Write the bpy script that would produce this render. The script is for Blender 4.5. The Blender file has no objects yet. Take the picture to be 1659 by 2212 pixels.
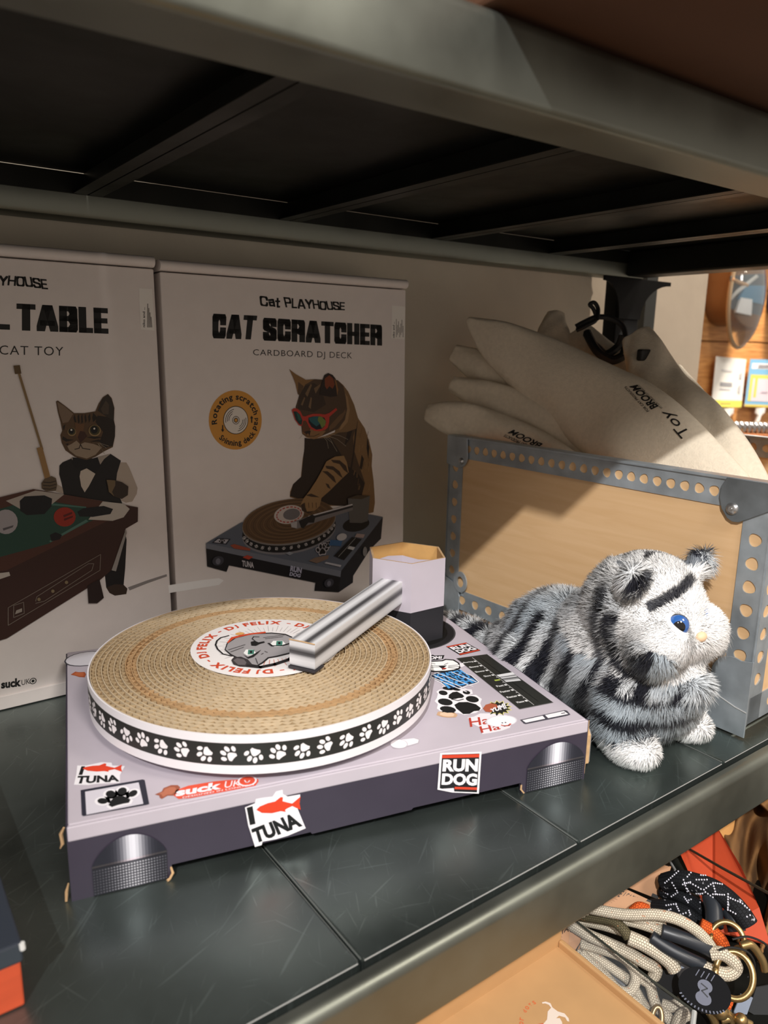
import bpy, bmesh, math, random
import numpy as np
from mathutils import Vector, Matrix
from mathutils.geometry import tessellate_polygon

random.seed(7)
RNG = np.random.default_rng(11)
scene = bpy.context.scene
COL = scene.collection

# ------------------------------------------------------------------ camera
CAM_C = np.array((0.0, -0.285, 0.3267))
CAM_R = np.array((0.8108, -0.5850, 0.0191))
CAM_U = np.array((0.1109, 0.1856, 0.9764))
CAM_D = np.array((0.5747, 0.7895, -0.2153))
FPX = 1625.1
cam_data = bpy.data.cameras.new('camera')
cam = bpy.data.objects.new('camera', cam_data)
COL.objects.link(cam)
cam.matrix_world = Matrix(((CAM_R[0], CAM_U[0], -CAM_D[0], CAM_C[0]),
                           (CAM_R[1], CAM_U[1], -CAM_D[1], CAM_C[1]),
                           (CAM_R[2], CAM_U[2], -CAM_D[2], CAM_C[2]),
                           (0, 0, 0, 1)))
cam_data.sensor_fit = 'HORIZONTAL'
cam_data.sensor_width = 36.0
cam_data.lens = 36.0 * FPX / 1659.0
cam_data.clip_start = 0.02
cam_data.dof.use_dof = True
cam_data.dof.focus_distance = 0.66
cam_data.dof.aperture_fstop = 11.0
scene.camera = cam

# ------------------------------------------------------------------ world, lights, exposure
world = bpy.data.worlds.new('world')
scene.world = world
world.use_nodes = True
world.node_tree.nodes['Background'].inputs[0].default_value = (1.0, 0.86, 0.74, 1)
world.node_tree.nodes['Background'].inputs[1].default_value = 0.46

def aim(o, loc, target):
    o.location = loc
    d = Vector(target) - Vector(loc)
    o.rotation_euler = d.to_track_quat('-Z', 'Y').to_euler()

def spot(name, loc, target, power, color, angle, blend, radius):
    l = bpy.data.lights.new(name, 'SPOT')
    l.energy = power; l.color = color; l.spot_size = math.radians(angle)
    l.spot_blend = blend; l.shadow_soft_size = radius
    o = bpy.data.objects.new(name, l); COL.objects.link(o)
    aim(o, loc, target)
    return o

def area(name, loc, target, power, color, size):
    l = bpy.data.lights.new(name, 'AREA')
    l.energy = power; l.color = color; l.shape = 'DISK'; l.size = size
    o = bpy.data.objects.new(name, l); COL.objects.link(o)
    aim(o, loc, target)
    return o

# shop spotlight: high in front on the left; the upper rail and the overhanging carton cut its beam
spot('store_spotlight', (-0.956, -1.194, 1.593), (0.52, 0.06, 0.03), 232, (1.0, 0.985, 0.97), 31, 1.0, 0.018)
# second spotlight from the aisle, low enough to reach under the upper rail at the right end
spot('store_spotlight', (1.45, -2.0, 1.36), (0.985, 0.265, 0.255), 1250, (1.0, 0.94, 0.87), 8.6, 0.45, 0.03)
area('fill_lamp', (0.1, -2.0, 2.1), (0.3, 0.3, 0.1), 42, (1.0, 0.93, 0.86), 0.6)  # added unseen soft fill from the front, lifts boxes and deck
area('fill_lamp', (2.45, 0.42, 1.7), (2.45, 1.1, 0.3), 75, (1.0, 0.88, 0.74), 0.4)  # added unseen fill that brightens the plank wall and its cards
area('fill_lamp', (1.6, -1.5, 2.1), (0.5, 0.0, -0.1), 22, (1.0, 0.90, 0.78), 0.6)  # added unseen fill for the lower goods and the rail's highlight

scene.view_settings.view_transform = 'Standard'
scene.view_settings.look = 'None'
scene.view_settings.gamma = 1.0
scene.view_settings.use_curve_mapping = False
scene.view_settings.exposure = 0.0

# ------------------------------------------------------------------ colour + materials
def lin(c):
    return tuple((x / 255 / 12.92) if x / 255 <= 0.04045 else ((x / 255 + 0.055) / 1.055) ** 2.4 for x in c)

MATS = {}
def mat(name, rgb, rough=0.6, metal=0.0, spec=0.5, noise=0.0, nscale=40.0, bump=0.0, bscale=200.0, trans=0.0, stretch=None, emit=0.0, coat=0.0, alpha=1.0):
    if name in MATS:
        return MATS[name]
    m = bpy.data.materials.new(name); m.use_nodes = True
    nt = m.node_tree; b = nt.nodes['Principled BSDF']
    c = lin(rgb)
    b.inputs['Base Color'].default_value = (*c, 1)
    b.inputs['Roughness'].default_value = rough
    b.inputs['Metallic'].default_value = metal
    b.inputs['Specular IOR Level'].default_value = spec
    b.inputs['Transmission Weight'].default_value = trans
    b.inputs['Coat Weight'].default_value = coat
    b.inputs['Alpha'].default_value = alpha
    if emit:
        b.inputs['Emission Color'].default_value = (*c, 1); b.inputs['Emission Strength'].default_value = emit
    if noise or bump:
        tc = nt.nodes.new('ShaderNodeTexCoord'); mp = nt.nodes.new('ShaderNodeMapping')
        nt.links.new(tc.outputs['Object'], mp.inputs[0])
        if stretch: mp.inputs['Scale'].default_value = stretch
    if noise:
        n = nt.nodes.new('ShaderNodeTexNoise'); n.inputs['Scale'].default_value = nscale; n.inputs['Detail'].default_value = 5
        r = nt.nodes.new('ShaderNodeValToRGB')
        r.color_ramp.elements[0].position = 0.3; r.color_ramp.elements[1].position = 0.7
        r.color_ramp.elements[0].color = (*[x * (1 - noise) for x in c], 1)
        r.color_ramp.elements[1].color = (*[min(1, x * (1 + noise)) for x in c], 1)
        nt.links.new(mp.outputs[0], n.inputs[0]); nt.links.new(n.outputs['Fac'], r.inputs[0])
        nt.links.new(r.outputs[0], b.inputs['Base Color'])
    if bump:
        n2 = nt.nodes.new('ShaderNodeTexNoise'); n2.inputs['Scale'].default_value = bscale; n2.inputs['Detail'].default_value = 3
        bp = nt.nodes.new('ShaderNodeBump'); bp.inputs['Strength'].default_value = bump; bp.inputs['Distance'].default_value = 0.002
        nt.links.new(mp.outputs[0], n2.inputs[0]); nt.links.new(n2.outputs['Fac'], bp.inputs['Height']); nt.links.new(bp.outputs[0], b.inputs['Normal'])
    MATS[name] = m
    return m

def ink(rgb, rough=0.55):
    return mat('ink_%d_%d_%d' % tuple(rgb), rgb, rough, spec=0.35)

def steel(name, rgb, rough, metal=0.75, scratch=True, nsc=14):
    if name in MATS: return MATS[name]
    m = mat(name, rgb, rough, metal)
    nt = m.node_tree; b = nt.nodes['Principled BSDF']
    tc = nt.nodes.new('ShaderNodeTexCoord')
    n = nt.nodes.new('ShaderNodeTexNoise'); n.inputs['Scale'].default_value = nsc; n.inputs['Detail'].default_value = 6
    nt.links.new(tc.outputs['Object'], n.inputs[0])
    mr = nt.nodes.new('ShaderNodeMapRange'); mr.inputs[1].default_value = 0.3; mr.inputs[2].default_value = 0.7
    mr.inputs[3].default_value = rough - 0.07; mr.inputs[4].default_value = rough + 0.10
    nt.links.new(n.outputs['Fac'], mr.inputs[0]); nt.links.new(mr.outputs[0], b.inputs['Roughness'])
    c = lin(rgb)
    r = nt.nodes.new('ShaderNodeValToRGB'); r.color_ramp.elements[0].position = 0.3; r.color_ramp.elements[1].position = 0.75
    r.color_ramp.elements[0].color = (*[x * 0.8 for x in c], 1); r.color_ramp.elements[1].color = (*[x * 1.2 for x in c], 1)
    nt.links.new(n.outputs['Fac'], r.inputs[0])
    last = r.outputs[0]
    if scratch:
        for i, (ang, sc) in enumerate(((0.35, 9), (-0.9, 7), (1.15, 8), (2.5, 6), (1.75, 10), (-0.35, 8), (2.05, 11))):
            mp = nt.nodes.new('ShaderNodeMapping'); mp.inputs['Rotation'].default_value = (0, 0, ang)
            mp2 = nt.nodes.new('ShaderNodeMapping'); mp2.inputs['Scale'].default_value = (2.6, 62, 1); mp2.inputs['Location'].default_value = (i * 3.3, i, 0)
            nt.links.new(tc.outputs['Object'], mp.inputs[0]); nt.links.new(mp.outputs[0], mp2.inputs[0])
            s = nt.nodes.new('ShaderNodeTexNoise'); s.inputs['Scale'].default_value = sc; s.inputs['Detail'].default_value = 1.5; s.inputs['Distortion'].default_value = 0.25
            nt.links.new(mp2.outputs[0], s.inputs[0])
            cr = nt.nodes.new('ShaderNodeValToRGB'); e = cr.color_ramp.elements
            e[0].position = 0.70; e[0].color = (0, 0, 0, 1); e[1].position = 0.74; e[1].color = (0.17, 0.17, 0.17, 1)
            nt.links.new(s.outputs['Fac'], cr.inputs[0])
            mx = nt.nodes.new('ShaderNodeMixRGB'); mx.blend_type = 'MIX'; mx.inputs[2].default_value = (*[min(1, x * 3.2) for x in c], 1)
            nt.links.new(cr.outputs[0], mx.inputs[0]); nt.links.new(last, mx.inputs[1]); last = mx.outputs[0]
    nt.links.new(last, b.inputs['Base Color'])
    return m

def wood(name, rgb1, rgb2, sc=(3, 60, 60), rough=0.55):
    if name in MATS: return MATS[name]
    m = mat(name, rgb1, rough)
    nt = m.node_tree; b = nt.nodes['Principled BSDF']
    tc = nt.nodes.new('ShaderNodeTexCoord'); mp = nt.nodes.new('ShaderNodeMapping'); mp.inputs['Scale'].default_value = sc
    n = nt.nodes.new('ShaderNodeTexNoise'); n.inputs['Scale'].default_value = 4; n.inputs['Detail'].default_value = 6; n.inputs['Distortion'].default_value = 0.6
    r = nt.nodes.new('ShaderNodeValToRGB'); r.color_ramp.elements[0].position = 0.35; r.color_ramp.elements[1].position = 0.68
    r.color_ramp.elements[0].color = (*lin(rgb1), 1); r.color_ramp.elements[1].color = (*lin(rgb2), 1)
    nt.links.new(tc.outputs['Object'], mp.inputs[0]); nt.links.new(mp.outputs[0], n.inputs[0]); nt.links.new(n.outputs['Fac'], r.inputs[0]); nt.links.new(r.outputs[0], b.inputs['Base Color'])
    return m

# ------------------------------------------------------------------ scene helpers
ORIGIN = {}
def thing(name, label, cat, loc=(0, 0, 0), rot=(0, 0, 0), group=None):
    o = bpy.data.objects.new(name, None); COL.objects.link(o)
    o.location = loc; o.rotation_euler = rot; o.empty_display_size = 0.03
    o['label'] = label; o['category'] = cat
    if group: o['group'] = group
    ORIGIN[o.name] = tuple(loc)
    return o

def tag(o, label, cat, group=None):
    o['label'] = label; o['category'] = cat
    if group: o['group'] = group
    return o

class MB:
    """collects polygons with material indices; build() links them as ONE mesh object"""
    def __init__(s):
        s.v = []; s.f = []; s.m = []; s.mats = []; s.uv = {}
    def mi(s, m):
        if m not in s.mats: s.mats.append(m)
        return s.mats.index(m)
    def poly(s, pts, m):
        b = len(s.v); s.v += [tuple(p) for p in pts]
        s.f.append(tuple(range(b, b + len(pts)))); s.m.append(s.mi(m))
    def add(s, verts, faces, m):
        b = len(s.v); s.v += [tuple(p) for p in verts]; k = s.mi(m)
        for f in faces:
            s.f.append(tuple(b + i for i in f)); s.m.append(k)
    def box(s, lo, hi, m, fn=None):
        x0, y0, z0 = lo; x1, y1, z1 = hi
        v = [(x0, y0, z0), (x1, y0, z0), (x1, y1, z0), (x0, y1, z0), (x0, y0, z1), (x1, y0, z1), (x1, y1, z1), (x0, y1, z1)]
        if fn: v = [fn(p) for p in v]
        s.add(v, [(3, 2, 1, 0), (4, 5, 6, 7), (0, 1, 5, 4), (1, 2, 6, 5), (2, 3, 7, 6), (3, 0, 4, 7)], m)
    def prism(s, poly, z0, z1, m, fn=lambda p: p):
        n = len(poly)
        lo = [fn((p[0], p[1], z0)) for p in poly]; hi = [fn((p[0], p[1], z1)) for p in poly]
        b = len(s.v); s.v += lo + hi; k = s.mi(m)
        tri = tessellate_polygon([[Vector((p[0], p[1], 0)) for p in poly]])
        for t in tri:
            s.f.append(tuple(b + i for i in t)); s.m.append(k)
            s.f.append(tuple(b + n + i for i in t[::-1])); s.m.append(k)
        for i in range(n):
            j = (i + 1) % n
            s.f.append((b + i, b + j, b + n + j, b + n + i)); s.m.append(k)
    def tube(s, pts, rad, m, seg=10, cap=True, flat=None, up=None, uvlen=None):
        """rad: number or list; flat: (list of) second radius for an elliptical section along `up`"""
        P = [Vector(p) for p in pts]; n = len(P)
        R = rad if isinstance(rad, (list, tuple, np.ndarray)) else [rad] * n
        F = flat if isinstance(flat, (list, tuple, np.ndarray)) else ([flat] * n if flat else R)
        b = len(s.v); k = s.mi(m)
        prev = None; L = 0; dist = []
        for i in range(n):
            t = (P[min(i + 1, n - 1)] - P[max(i - 1, 0)])
            if t.length < 1e-9: t = Vector((0, 0, 1))
            t.normalize()
            if up is not None: a = Vector(up)
            elif prev is None: a = Vector((0, 0, 1)) if abs(t.z) < 0.9 else Vector((1, 0, 0))
            else: a = prev
            a = a - t * a.dot(t); a.normalize(); c = t.cross(a); prev = a
            if i: L += (P[i] - P[i - 1]).length
            dist.append(L)
            for j in range(seg):
                th = 2 * math.pi * j / seg
                s.v.append(tuple(P[i] + a * (math.sin(th) * F[i]) + c * (math.cos(th) * R[i])))
        for i in range(n - 1):
            for j in range(seg):
                j2 = (j + 1) % seg
                s.uv[len(s.f)] = [(dist[i], j / seg), (dist[i], (j + 1) / seg), (dist[i + 1], (j + 1) / seg), (dist[i + 1], j / seg)]
                s.f.append((b + i * seg + j, b + i * seg + j2, b + (i + 1) * seg + j2, b + (i + 1) * seg + j)); s.m.append(k)
        if cap:
            s.f.append(tuple(b + j for j in range(seg))[::-1]); s.m.append(k)
            s.f.append(tuple(b + (n - 1) * seg + j for j in range(seg))); s.m.append(k)
    def lathe(s, prof, m, seg=48, fn=lambda p: p, close=False):
        """profile of (r, z) revolved around the z axis"""
        b = len(s.v); k = s.mi(m); n = len(prof)
        for j in range(seg):
            th = 2 * math.pi * j / seg
            for r, z in prof: s.v.append(fn((r * math.cos(th), r * math.sin(th), z)))
        for j in range(seg):
            j2 = (j + 1) % seg
            for i in range(n - 1 + (1 if close else 0)):
                i2 = (i + 1) % n
                s.f.append((b + j * n + i, b + j2 * n + i, b + j2 * n + i2, b + j * n + i2)); s.m.append(k)
    def extrude(s, prof, axis_lo, axis_hi, m, axis='x', close=True):
        """(a,b) profile swept along an axis"""
        def pt(p, t):
            return (t, p[0], p[1]) if axis == 'x' else (p[0], t, p[1])
        b = len(s.v); n = len(prof); k = s.mi(m)
        s.v += [pt(p, axis_lo) for p in prof] + [pt(p, axis_hi) for p in prof]
        for i in range(n if close else n - 1):
            j = (i + 1) % n
            s.f.append((b + i, b + j, b + n + j, b + n + i)); s.m.append(k)
        if close:
            tri = tessellate_polygon([[Vector((p[0], p[1], 0)) for p in prof]])
            for t in tri:
                s.f.append(tuple(b + i for i in t)); s.m.append(k)
                s.f.append(tuple(b + n + i for i in t[::-1])); s.m.append(k)
    def build(s, name, parent=None, smooth=False, bevel=0.0, local=False, kind=None, auto=40, subsurf=0, fixn=True):
        me = bpy.data.meshes.new(name)
        off = np.array(ORIGIN.get(parent.name, (0, 0, 0))) if (parent is not None and not local) else np.zeros(3)
        me.from_pydata([tuple(np.array(p, float) - off) for p in s.v], [], s.f)
        for m in s.mats: me.materials.append(m)
        me.polygons.foreach_set('material_index', s.m)
        if s.uv:
            ul = me.uv_layers.new(name='UVMap')
            for fi, uvs in s.uv.items():
                p = me.polygons[fi]
                for li, uvv in zip(p.loop_indices, uvs): ul.data[li].uv = uvv
        if fixn and len(s.f) < 60000:
            bm = bmesh.new(); bm.from_mesh(me)
            bmesh.ops.recalc_face_normals(bm, faces=bm.faces)
            bm.to_mesh(me); bm.free()
        if smooth:
            me.polygons.foreach_set('use_smooth', [True] * len(me.polygons))
            if auto: me.set_sharp_from_angle(angle=math.radians(auto))
        o = bpy.data.objects.new(name, me); COL.objects.link(o)
        if parent is not None:
            o.parent = parent
            ORIGIN[o.name] = tuple(ORIGIN.get(parent.name, (0, 0, 0)))
        if bevel:
            md = o.modifiers.new('bevel', 'BEVEL'); md.width = bevel; md.segments = 2; md.limit_method = 'ANGLE'
        if subsurf:
            md = o.modifiers.new('sub', 'SUBSURF'); md.levels = subsurf; md.render_levels = subsurf
        if kind: o['kind'] = kind
        return o

# measured sight lines: a point of the place from its direction and the plane it lies on
def ray(px, py):
    return CAM_D + CAM_R * (px - 829.5) / FPX - CAM_U * (py - 1106.0) / FPX
def at(px, py, t): return CAM_C + ray(px, py) * t
def on(px, py, A, n):
    v = ray(px, py); n = np.array(n, float)
    return CAM_C + v * (((np.array(A) - CAM_C) @ n) / (v @ n))

# ------------------------------------------------------------------ lettering
def bez(p0, p1, p2, n=6):
    return [((1 - t) ** 2 * p0[0] + 2 * t * (1 - t) * p1[0] + t * t * p2[0], (1 - t) ** 2 * p0[1] + 2 * t * (1 - t) * p1[1] + t * t * p2[1]) for t in [i / n for i in range(n + 1)]]

TXT = {}
def text_tris(s, offset=0.0, space=1.0):
    """letters as flat triangles scaled to a unit box, with width / height"""
    key = (s, offset, space)
    if key in TXT: return TXT[key]
    cu = bpy.data.curves.new('lettering', 'FONT'); cu.body = s; cu.offset = offset; cu.space_character = space
    cu.resolution_u = 3; cu.fill_mode = 'FRONT'
    o = bpy.data.objects.new('lettering', cu); COL.objects.link(o)
    bpy.context.view_layer.update()
    me = bpy.data.meshes.new_from_object(o.evaluated_get(bpy.context.evaluated_depsgraph_get()))
    v = np.array([x.co[:2] for x in me.vertices]); me.calc_loop_triangles()
    t = [tuple(x.vertices) for x in me.loop_triangles]
    COL.objects.unlink(o); bpy.data.objects.remove(o); bpy.data.curves.remove(cu); bpy.data.meshes.remove(me)
    lo, hi = v.min(0), v.max(0)
    TXT[key] = ((v - lo) / (hi - lo), t, (hi - lo)[0] / (hi - lo)[1])
    return TXT[key]

class Art:
    """flat printed artwork on a surface: fn(a, b, h) -> point"""
    def __init__(s, fn, step=0.00006):
        s.fn = fn; s.mb = MB(); s.h = .0002; s.step = step
    def up(s, k=1): s.h += s.step * k
    def poly(s, pts, rgb, lift=True, m=None):
        m = m or ink(rgb)
        b = len(s.mb.v); s.mb.v += [tuple(s.fn(p[0], p[1], s.h)) for p in pts]; k = s.mb.mi(m)
        for t in tessellate_polygon([[Vector((p[0], p[1], 0)) for p in pts]]):
            s.mb.f.append(tuple(b + i for i in t)); s.mb.m.append(k)
        if lift: s.up()
    def stroke(s, pts, w, rgb, lift=True):
        for i in range(len(pts) - 1):
            p = np.array(pts[i], float); q = np.array(pts[i + 1], float); d = q - p; L = np.hypot(*d)
            if L < 1e-9: continue
            d /= L; n = np.array((-d[1], d[0])) * w / 2
            e = d * w * 0.3
            s.poly([p - e + n, q + e + n, q + e - n, p - e - n], rgb, lift=False)
        if lift: s.up()
    def ell(s, c, ra, rb, rgb, rot=0, n=20, lift=True, m=None):
        ca, sa = math.cos(rot), math.sin(rot)
        s.poly([(c[0] + ra * math.cos(t) * ca - rb * math.sin(t) * sa, c[1] + ra * math.cos(t) * sa + rb * math.sin(t) * ca) for t in [2 * math.pi * i / n for i in range(n)]], rgb, lift, m)
    def text(s, string, quad, rgb, offset=0.0, lift=True, space=1.0):
        """quad: bottom-left, bottom-right, top-right, top-left"""
        v, t, _ = text_tris(string, offset, space)
        q = [np.array(p, float) for p in quad]
        m = ink(rgb); pts = []
        for a, b in v:
            p = q[0] * (1 - a) * (1 - b) + q[1] * a * (1 - b) + q[2] * a * b + q[3] * (1 - a) * b
            pts.append(s.fn(p[0], p[1], s.h))
        s.mb.add(pts, t, m)
        if lift: s.up()
    def build(s, name, parent, local=True):
        o = s.mb.build(name, parent, local=local, fixn=False)
        return o

def hull_pen(p, q, wx, wy):
    """outline swept by a rectangular pen"""
    pts = [(a[0] + sx * wx / 2, a[1] + sy * wy / 2) for a in (p, q) for sx in (-1, 1) for sy in (-1, 1)]
    pts = sorted(set((round(x, 6), round(y, 6)) for x, y in pts))
    def cr(o, a, b): return (a[0] - o[0]) * (b[1] - o[1]) - (a[1] - o[1]) * (b[0] - o[0])
    lo = []
    for r in pts:
        while len(lo) > 1 and cr(lo[-2], lo[-1], r) <= 0: lo.pop()
        lo.append(r)
    hi = []
    for r in reversed(pts):
        while len(hi) > 1 and cr(hi[-2], hi[-1], r) <= 0: hi.pop()
        hi.append(r)
    return lo[:-1] + hi[:-1]

# heavy condensed capitals as pen strokes in a unit box (x scaled by the letter's width)
HEAVY = {
 'C': (.62, [[(1, .68), (1, .85), (.85, 1), (.15, 1), (0, .85), (0, .15), (.15, 0), (.85, 0), (1, .15), (1, .32)]]),
 'A': (.72, [[(0, 0), (.42, 1), (.58, 1), (1, 0)], [(.25, .27), (.75, .27)]]),
 'T': (.62, [[(0, 1), (1, 1)], [(.5, 0), (.5, 1)]]),
 'S': (.62, [[(1, .77), (1, .87), (.85, 1), (.15, 1), (0, .87), (0, .66), (.15, .56), (.85, .44), (1, .34), (1, .13), (.85, 0), (.15, 0), (0, .13), (0, .23)]]),
 'R': (.64, [[(0, 0), (0, 1), (.85, 1), (1, .87), (1, .62), (.85, .5), (0, .5)], [(.55, .5), (1, .4), (1, 0)]]),
 'H': (.64, [[(0, 0), (0, 1)], [(1, 0), (1, 1)], [(0, .5), (1, .5)]]),
 'E': (.52, [[(1, 1), (0, 1), (0, 0), (1, 0)], [(0, .5), (.9, .5)]]),
 'P': (.62, [[(0, 0), (0, 1), (.85, 1), (1, .87), (1, .58), (.85, .45), (0, .45)]]),
 'O': (.64, [[(0, .15), (0, .85), (.15, 1), (.85, 1), (1, .85), (1, .15), (.85, 0), (.15, 0), (0, .15)]]),
 'L': (.5, [[(0, 1), (0, 0), (1, 0)]]),
 'B': (.64, [[(0, 0), (0, 1), (.85, 1), (.98, .87), (.98, .64), (.85, .53), (0, .53)], [(.85, .53), (1, .4), (1, .13), (.85, 0), (0, 0)]]),
 'Y': (.66, [[(0, 1), (.5, .45), (1, 1)], [(.5, 0), (.5, .45)]]),
 'U': (.62, [[(0, 1), (0, .15), (.15, 0), (.85, 0), (1, .15), (1, 1)]]),
 'c': (.5, [[(1, .7), (1, 1), (0, 1), (0, 0), (1, .1)]]),
 'a': (.5, [[(0, .62), (.9, .75), (1, 0)], [(1, .42), (0, .38), (.05, 0), (1, .05)]]),
 't': (.4, [[(.5, 1), (.5, 0), (1, .05)], [(0, .66), (1, .7)]]),
}
def heavy_text(art, string, quad, rgb, wx=.2, wy=.17, gap=.07, jag=0.0):
    q = [np.array(p, float) for p in quad]
    glyphs = []; x = 0
    for ch in string:
        if ch == ' ': x += .22; continue
        w, st = HEAVY[ch]; glyphs.append((ch, x, w, st)); x += w + gap + .0
    W_ = x - gap
    for ch, x0, w, st in glyphs:
        sk = random.uniform(-jag, jag); dy = random.uniform(-jag, jag) * .5
        for line in st:
            for i in range(len(line) - 1):
                a = (x0 + wx / 2 + line[i][0] * (w - wx), wy / 2 + line[i][1] * (1 - wy))
                b = (x0 + wx / 2 + line[i + 1][0] * (w - wx), wy / 2 + line[i + 1][1] * (1 - wy))
                pg = hull_pen(a, b, wx, wy)
                out = []
                for px_, py_ in pg:
                    u = (px_ + sk * (py_ - .5)) / W_; v = py_ + dy
                    out.append(q[0] * (1 - u) * (1 - v) + q[1] * u * (1 - v) + q[2] * u * v + q[3] * (1 - u) * v)
                art.poly(out, rgb, lift=False)
    art.up()

def paw(art, c, r, rgb, rot=0.0, outline=None, ow=0.12):
    ca, sa = math.cos(rot), math.sin(rot)
    T = lambda x, y: (c[0] + r * (x * ca - y * sa), c[1] + r * (x * sa + y * ca))
    pad = [(-.52, -.38), (-.40, -.62), (-.12, -.58), (.12, -.58), (.40, -.62), (.52, -.38), (.36, -.1), (.18, .12), (0, .2), (-.18, .12), (-.36, -.1)]
    toes = [(-.72, .1, .21, .30, .45), (-.28, .55, .22, .33, .12), (.28, .55, .22, .33, -.12), (.72, .1, .21, .30, -.45)]
    if outline:
        art.poly([T(x * (1 + ow * 1.6), y * (1 + ow * 1.6) - .02) for x, y in pad], outline, lift=False)
        for x, y, a, b, t in toes: art.ell(T(x, y), (a + ow) * r, (b + ow) * r, outline, rot + t, 14, lift=False)
        art.ell(T(0, .1), .6 * r, .5 * r, outline, rot, 14, lift=False)
        art.up()
    art.poly([T(x, y) for x, y in pad], rgb, lift=False)
    for x, y, a, b, t in toes: art.ell(T(x, y), a * r, b * r, rgb, rot + t, 12, lift=False)
    art.up()

FISH = [(-1, .1), (-.85, .35), (-.5, .55), (-.15, .62), (.1, .95), (.2, .9), (.18, .55), (.5, .3), (.62, .22), (1.0, .75), (.95, .2), (1.0, -.45), (.62, 0), (.4, -.15), (.3, -.25), (.32, -.45), (.1, -.32), (-.3, -.4), (-.75, -.25)]
def fish(art, quad_fn, rgb):
    art.poly([quad_fn(x, y) for x, y in FISH], rgb)

# ================================================================== the setting
CONC = mat('concrete_wall', (188, 180, 164), 0.85, noise=0.08, nscale=9, bump=0.35, bscale=35)
CONC2 = mat('plaster_pier', (176, 163, 146), 0.85, noise=0.06, nscale=8, bump=0.3, bscale=30)
mb = MB(); mb.box((-0.9, 0.503, -0.9), (0.958, 0.56, 1.4), CONC)
wall_back = mb.build('wall_back'); wall_back['kind'] = 'structure'
# chipped corner of the wall coating, high beside the post
mb = MB(); mb.prism([(0.9585, 0.30), (0.964, 0.31), (0.962, 0.405), (0.966, 0.412), (0.958, 0.43)], 0, 0.02, CONC, lambda p: (p[0], 0.505 + p[2], p[1]))
o = mb.build('trim_1'); o['kind'] = 'structure'
mb = MB(); mb.box((0.965, 0.60, -0.9), (1.425, 0.72, 1.4), CONC2)
o = mb.build('wall_right'); o['kind'] = 'structure'
# far plank wall of the next bay: boards with grooves between them
PLANK = wood('plank_wood', (176, 118, 62), (214, 158, 96), (2, 30, 30), 0.6)
PLANKG = mat('plank_groove', (120, 78, 40), 0.8)
def far(px, py, y=1.10): return on(px, py, (0, y, 0), (0, 1, 0))
mb = MB(); mb.box((1.3, 1.108, -0.9), (3.6, 1.16, 1.4), PLANKG)
zs = [-0.9, -0.6, -0.38, -0.17, far(1590, 855)[2], far(1590, 739)[2], far(1590, 620)[2], 0.86, 1.1, 1.4]
for a, b in zip(zs[:-1], zs[1:]): mb.box((1.3, 1.10, a + 0.002), (3.6, 1.112, b - 0.002), PLANK)
o = mb.build('wall_far', bevel=0.002); o['kind'] = 'structure'
mb = MB(); mb.box((-2.5, -2.5, -0.92), (3.6, 1.2, -0.9), mat('shop_floor', (120, 112, 100), 0.5, noise=0.08, nscale=5))
o = mb.build('floor'); o['kind'] = 'structure'

# ================================================================== shelving rack
STEEL = steel('raw_steel_panel', (112, 123, 120), 0.30, 0.88)
STEELR = steel('raw_steel_rail', (126, 130, 122), 0.42, 0.90, scratch=False)
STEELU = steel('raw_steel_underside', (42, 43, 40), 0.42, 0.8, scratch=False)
BLACKM = mat('black_post_metal', (9, 9, 9), 0.6, 0.0, spec=0.12, bump=0.1, bscale=120)
rack = thing('shelving_rack', 'grey raw steel shelving rack holding the boxes and the crate', 'shelving', (0.4, 0.25, -0.9))
S1, SP = 0.198, 0.1786
def panel(x0, x1, y0, y1, zt, th, m, name='shelf_panel', down=0.02):
    mb = MB(); g = 0.0007; r = 0.0022
    prof = []
    for cx, sgn, a0 in ((x0 + g + r, -1, 180), (x1 - g - r, 1, 90)):
        for k in range(5):
            an = math.radians(a0 - k * 22.5)
            prof.append((cx + r * math.cos(an), zt - r + r * math.sin(an)))
    prof += [(x1 - g, zt - down), (x1 - g - 0.012, zt - down), (x1 - g - 0.012, zt - down + th), (x1 - g - th, zt - down + th), (x1 - g - th, zt - th),
             (x0 + g + th, zt - th), (x0 + g + th, zt - down + th), (x0 + g + 0.012, zt - down + th), (x0 + g + 0.012, zt - down), (x0 + g, zt - down)]
    mb.extrude(prof, y0, y1, m, axis='y')
    if zt == 0.0:
        EDGE = mat('edge_highlight', (206, 208, 206), .32, .6)  # brighter strip paints a highlight along the panel's front edge
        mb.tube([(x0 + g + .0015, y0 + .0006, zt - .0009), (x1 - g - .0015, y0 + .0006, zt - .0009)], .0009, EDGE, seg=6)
        for xx in (x0 + g + .0006, x1 - g - .0006): mb.tube([(xx, y0 + .002, zt - .0012), (xx, y1 - .002, zt - .0012)], .0006, mat('seam_edge', (140, 146, 142), .38, .7), seg=6)  # paler tubes paint a faint highlight along the seams
    mb.box((x0 + g, y1 - 0.0012, zt - down), (x1 - g, y1, zt - 0.002), m)
    mb.box((x0 + g + .001, y0, zt - 0.012), (x1 - g - .001, y0 + 0.0012, zt - 0.0012), m)
    return mb.build(name, rack, smooth=True, auto=30)
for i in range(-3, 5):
    panel(S1 + i * SP, S1 + (i + 1) * SP, 0.0, 0.472, 0.0, 0.0012, STEEL)
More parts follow.
